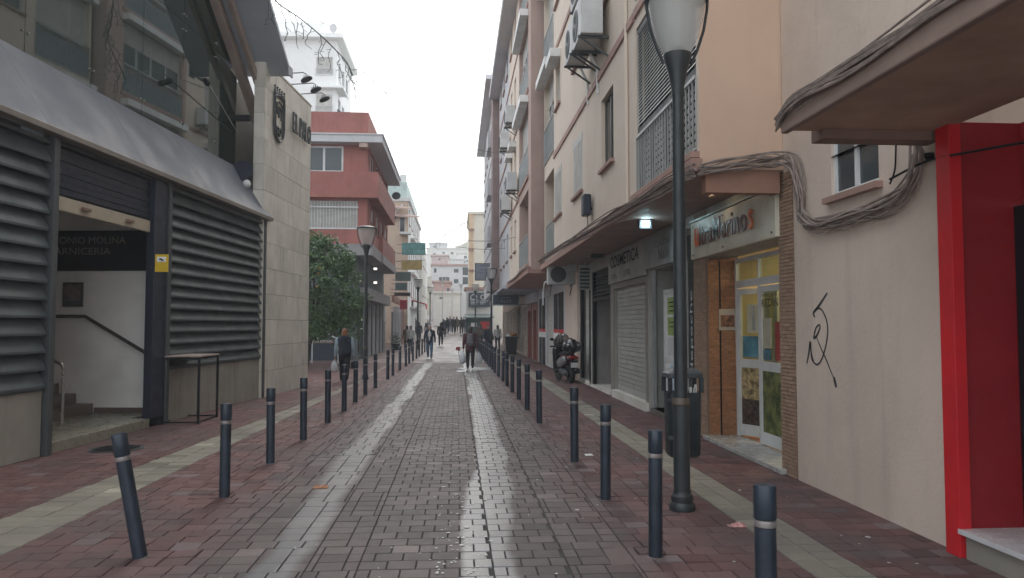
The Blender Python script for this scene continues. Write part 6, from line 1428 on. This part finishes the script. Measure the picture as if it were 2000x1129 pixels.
# others: shared meshes
C = dict(
 a=dict(voxel=.018, h=1.7, stride=.2, mats=dict(trousers=c_black, jacket=c_black, hair=h_dk)),
 b=dict(voxel=.018, h=1.68, stride=.08, mats=dict(trousers=c_dj, jacket=c_navy, hair=h_dk), arms=(.15, .12), bend=(.3, .3)),
 c=dict(voxel=.018, h=1.62, stride=.12, mats=dict(trousers=c_dj, jacket=c_white, hair=h_dk), hairlong=True),
 d=dict(voxel=.018, h=1.74, stride=.22, mats=dict(trousers=c_jean, jacket=c_grey, hair=h_gr)),
 e=dict(voxel=.018, h=1.6, stride=.15, mats=dict(trousers=c_black, jacket=c_brown, hair=h_dk), hairlong=True, coat=.02, hem=.7))
crowd = [('a', 861, 56, 0, 'person in black with pale shoes walking just behind the man in jeans'), ('c', 802, 45, 170, 'person in a white jacket standing by the left bollards'), ('e', 795, 49, 20, 'dark haired person behind the one in the white jacket on the left'),
 ('b', 818, 60, 0, 'person in navy by the second left lamp'), ('d', 836, 66, 10, 'person in grey jacket beside the farther left lamp'), ('b', 866, 70, 30, 'person in navy in the far group, leftmost of the tight cluster'), ('a', 873, 74, 0, 'person in black leaning forward in the far group, second from left'),
 ('d', 879, 78, 180, 'grey jacketed person in the middle of the far group'), ('a', 886, 76, 180, 'tall person all in black in the middle of the far group'), ('e', 892, 80, 0, 'brown coated person at the centre right of the far group'), ('a', 901, 75, 0, 'dark figure standing just right of the centre line in the far group'), ('b', 906, 77, 180, 'dark figure, rightmost of the far group before the kiosk'),
 ('b', 953, 44, 190, 'broad dark figure by the right bollards under the right lamp'), ('c', 972, 50, 0, 'person carrying a white bag on the right walkway'), ('e', 938, 60, 20, 'dark coated figure before the green kiosk'), ('d', 812, 72, 0, 'faint distant person by the shop fronts at the left')]
for key, px, Y, rz, lb_ in crowd:
    x = ony(px, 640, Y).x; person(lb_, (x, Y, gz(Y)), R(rz), key, **C[key])

# ------------------------------------------------------------------ scooter (rear towards camera)
sc_ = thing('scooter', 'parked black and silver motor scooter with top case and windscreen in front of the shutters', 'scooter', (3.2, 22.2, 0), R(8))
# local: forward = +Y, rear wheel at y=-.45
m_tyre = M('tyre', (.015, .015, .015), .85); m_sb = M('scooter_black', (.012, .013, .016), .15, coat=.5, var=.1); m_ss = M('scooter_silver', (.24, .24, .25), .3, .5); m_sr = M('scooter_wine', (.085, .014, .02), .22, coat=.5)
def S(nm, mb, mt, sm=True, vox=None, **kw):
    if vox: return obj_from(remesh(mb, vox, nm, mt, 3), nm, sc_, **kw)
    return mb.build(nm, mt, sc_, local=True, smooth=sm, **kw)
my = Matrix.Rotation(R(90), 3, 'Y')
for y, nm in ((-.5, 'rear_wheel'), (.82, 'front_wheel')):
    w_ = S(nm, MB().lathe([(.17, -.055), (.235, -.06), (.262, -.03), (.266, 0), (.262, .03), (.235, .06), (.17, .055)], (0, y, .266), 28, my), m_tyre)
    MB().lathe([(.04, -.045), (.17, -.05), (.175, 0), (.17, .05), (.04, .045)], (0, y, .266), 20, my).build('rim', m_ss, w_, local=True, smooth=True)
S('tail_body', MB().cap((0, -.62, .74), (0, .05, .72), .13, .17, .75).cap((0, -.3, .6), (0, .15, .55), .14, .17, .8), m_sr, vox=.014)
S('side_panel', MB().cap((-.17, -.45, .66), (-.17, .1, .55), .08, .1, 1.5), m_ss, vox=.014); S('side_panel', MB().cap((.17, -.45, .66), (.17, .1, .55), .08, .1, 1.5), m_ss, vox=.014)
S('seat', MB().cap((0, -.45, .84), (0, .3, .8), .13, .15, .5).cap((0, -.42, .88), (0, -.05, .86), .12, .12, .5), m_black, vox=.014)
S('floor_board', MB().box(-.2, .2, .15, .62, .3, .36), m_black, False, bevel=.02)
S('leg_shield', MB().cap((-.1, .62, .35), (-.12, .56, .95), .13, .15, .5).cap((.1, .62, .35), (.12, .56, .95), .13, .15, .5).cap((0, .66, .4), (0, .62, 1.0), .15, .14, .7), m_sb, vox=.016)
S('front_mudguard', MB().cap((0, .7, .5), (0, .95, .46), .09, .08, .7), m_sb, vox=.014)
S('fork', MB().tube([(-.09, .82, .27), (-.08, .7, .7)], .022, 8).tube([(.09, .82, .27), (.08, .7, .7)], .022, 8), m_ss)
S('handlebar', MB().tube([(-.34, .45, 1.03), (-.2, .5, 1.02), (0, .55, 1.0), (.2, .5, 1.02), (.34, .45, 1.03)], .018, 8).cap((-.1, .53, 1.02), (.1, .53, 1.02), .06, .06, 1, (0, 0, 1)), m_black)
for sx in (-1, 1):
    S('mirror', MB().tube([(sx*.2, .5, 1.03), (sx*.27, .5, 1.2)], .008, 6).ball((sx*.3, .49, 1.24), .06, 10, (1.1, .3, .8)), m_black); S('grip', MB().tube([(sx*.24, .485, 1.03), (sx*.36, .44, 1.03)], .024, 8), m_black)
wsc = MB(); n = 10; W_ = []
for z, wd, yy_ in ((.98, .2, .62), (1.15, .23, .56), (1.32, .21, .5), (1.42, .12, .46)):
    for k in range(n+1): u = -1+2*k/n; W_.append((u*wd, yy_-.1*u*u, z-(.02*u*u)))
wsc.add(W_, [(i*(n+1)+k, i*(n+1)+k+1, (i+1)*(n+1)+k+1, (i+1)*(n+1)+k) for i in range(3) for k in range(n)]); wo_ = S('windscreen', wsc, clearglass('screen_plastic', .15, (.62, .62, .6), 2)); so = wo_.modifiers.new('s', 'SOLIDIFY'); so.thickness = .005
S('top_case', MB().cap((0, -.66, 1.06), (0, -.5, 1.06), .19, .2, 1.15).cap((-.12, -.6, 1.05), (.12, -.6, 1.05), .17, .17, 1, (0, 1, 0)), m_sb, vox=.016)
S('case_trim', MB().cap((-.15, -.775, 1.1), (.15, -.775, 1.1), .045, .045, .5, (0, 1, 0)), M('chrome_trim', (.6, .6, .62), .2, .7)); S('case_lock', MB().ball((0, -.815, 1.09), .035, 10, (1.1, .4, 1)), m_black)
S('rack', MB().bar((-.1, -.3, .92), (-.1, -.75, .93), .025).bar((.1, -.3, .92), (.1, -.75, .93), .025), m_ss, False)
S('tail_light', MB().cap((-.09, -.755, .74), (.09, -.755, .74), .045, .045, .6, (0, 0, 1)), M('red_lens', (.32, .012, .015), .12)); 
for sx in (-1, 1): S('indicator', MB().ball((sx*.15, -.7, .72), .035, 8), M('amber_lens', (.4, .25, .2), .2))
S('plate_holder', MB().box(-.1, .1, -.84, -.825, .42, .66), m_black, False)
pl_ = S('number_plate', MB().box(-.105, .105, -.85, -.842, .46, .6), m_white, False)
S('rear_mudguard', MB().cap((0, -.6, .56), (0, -.8, .45), .09, .07, .5), m_black, vox=.014)
S('engine_case', MB().cap((-.14, -.5, .28), (-.13, .05, .32), .08, .09, 1.1), m_steelgrey, vox=.014)
S('exhaust', MB().cap((.17, -.72, .36), (.16, -.2, .27), .075, .06, 1), m_sb, vox=.012); S('exhaust_tip', MB().lathe([(.04, 0), (.04, .03)], (.17, -.8, .37), 12, Matrix.Rotation(R(90), 3, 'X')), m_ss)
S('side_stand', MB().tube([(-.16, -.05, .22), (-.3, -.1, .01), (-.34, -.1, .01)], .012, 6), m_steelgrey)

# ------------------------------------------------------------------ anchor every empty at its thing's base
bpy.context.view_layer.update()
for o in [x for x in sc.objects if x.type == 'EMPTY' and x.parent is None and x.name not in ('road',)]:
    if not o.get('label'): continue
    inv = o.matrix_world.inverted(); lo_ = Vector((1e9,)*3); hi_ = Vector((-1e9,)*3)
    for c in o.children_recursive:
        if c.type == 'MESH':
            M_ = inv @ c.matrix_world
            for k in c.bound_box:
                p = M_ @ Vector(k); lo_ = Vector(map(min, lo_, p)); hi_ = Vector(map(max, hi_, p))
    if lo_.x > 1e8: continue
    d = Vector(((lo_.x+hi_.x)/2, (lo_.y+hi_.y)/2, lo_.z))
    for c in o.children: c.location = c.location-d
    o.location = o.matrix_world @ d
# ------------------------------------------------------------------ haze: closed box of even thin air round the street
hz = MB().box(-45, 45, -3, 260, -2.5, 34); hm_ = bpy.data.materials.new('haze_air'); hm_.use_nodes = True; hn = hm_.node_tree; hn.nodes.clear()
ho = hn.nodes.new('ShaderNodeOutputMaterial'); hv = hn.nodes.new('ShaderNodeVolumePrincipled'); hv.inputs['Color'].default_value = (.93, .96, 1, 1); hv.inputs['Density'].default_value = .0019; hn.links.new(hv.outputs[0], ho.inputs['Volume'])
hz.build('haze', hm_, kind='stuff')
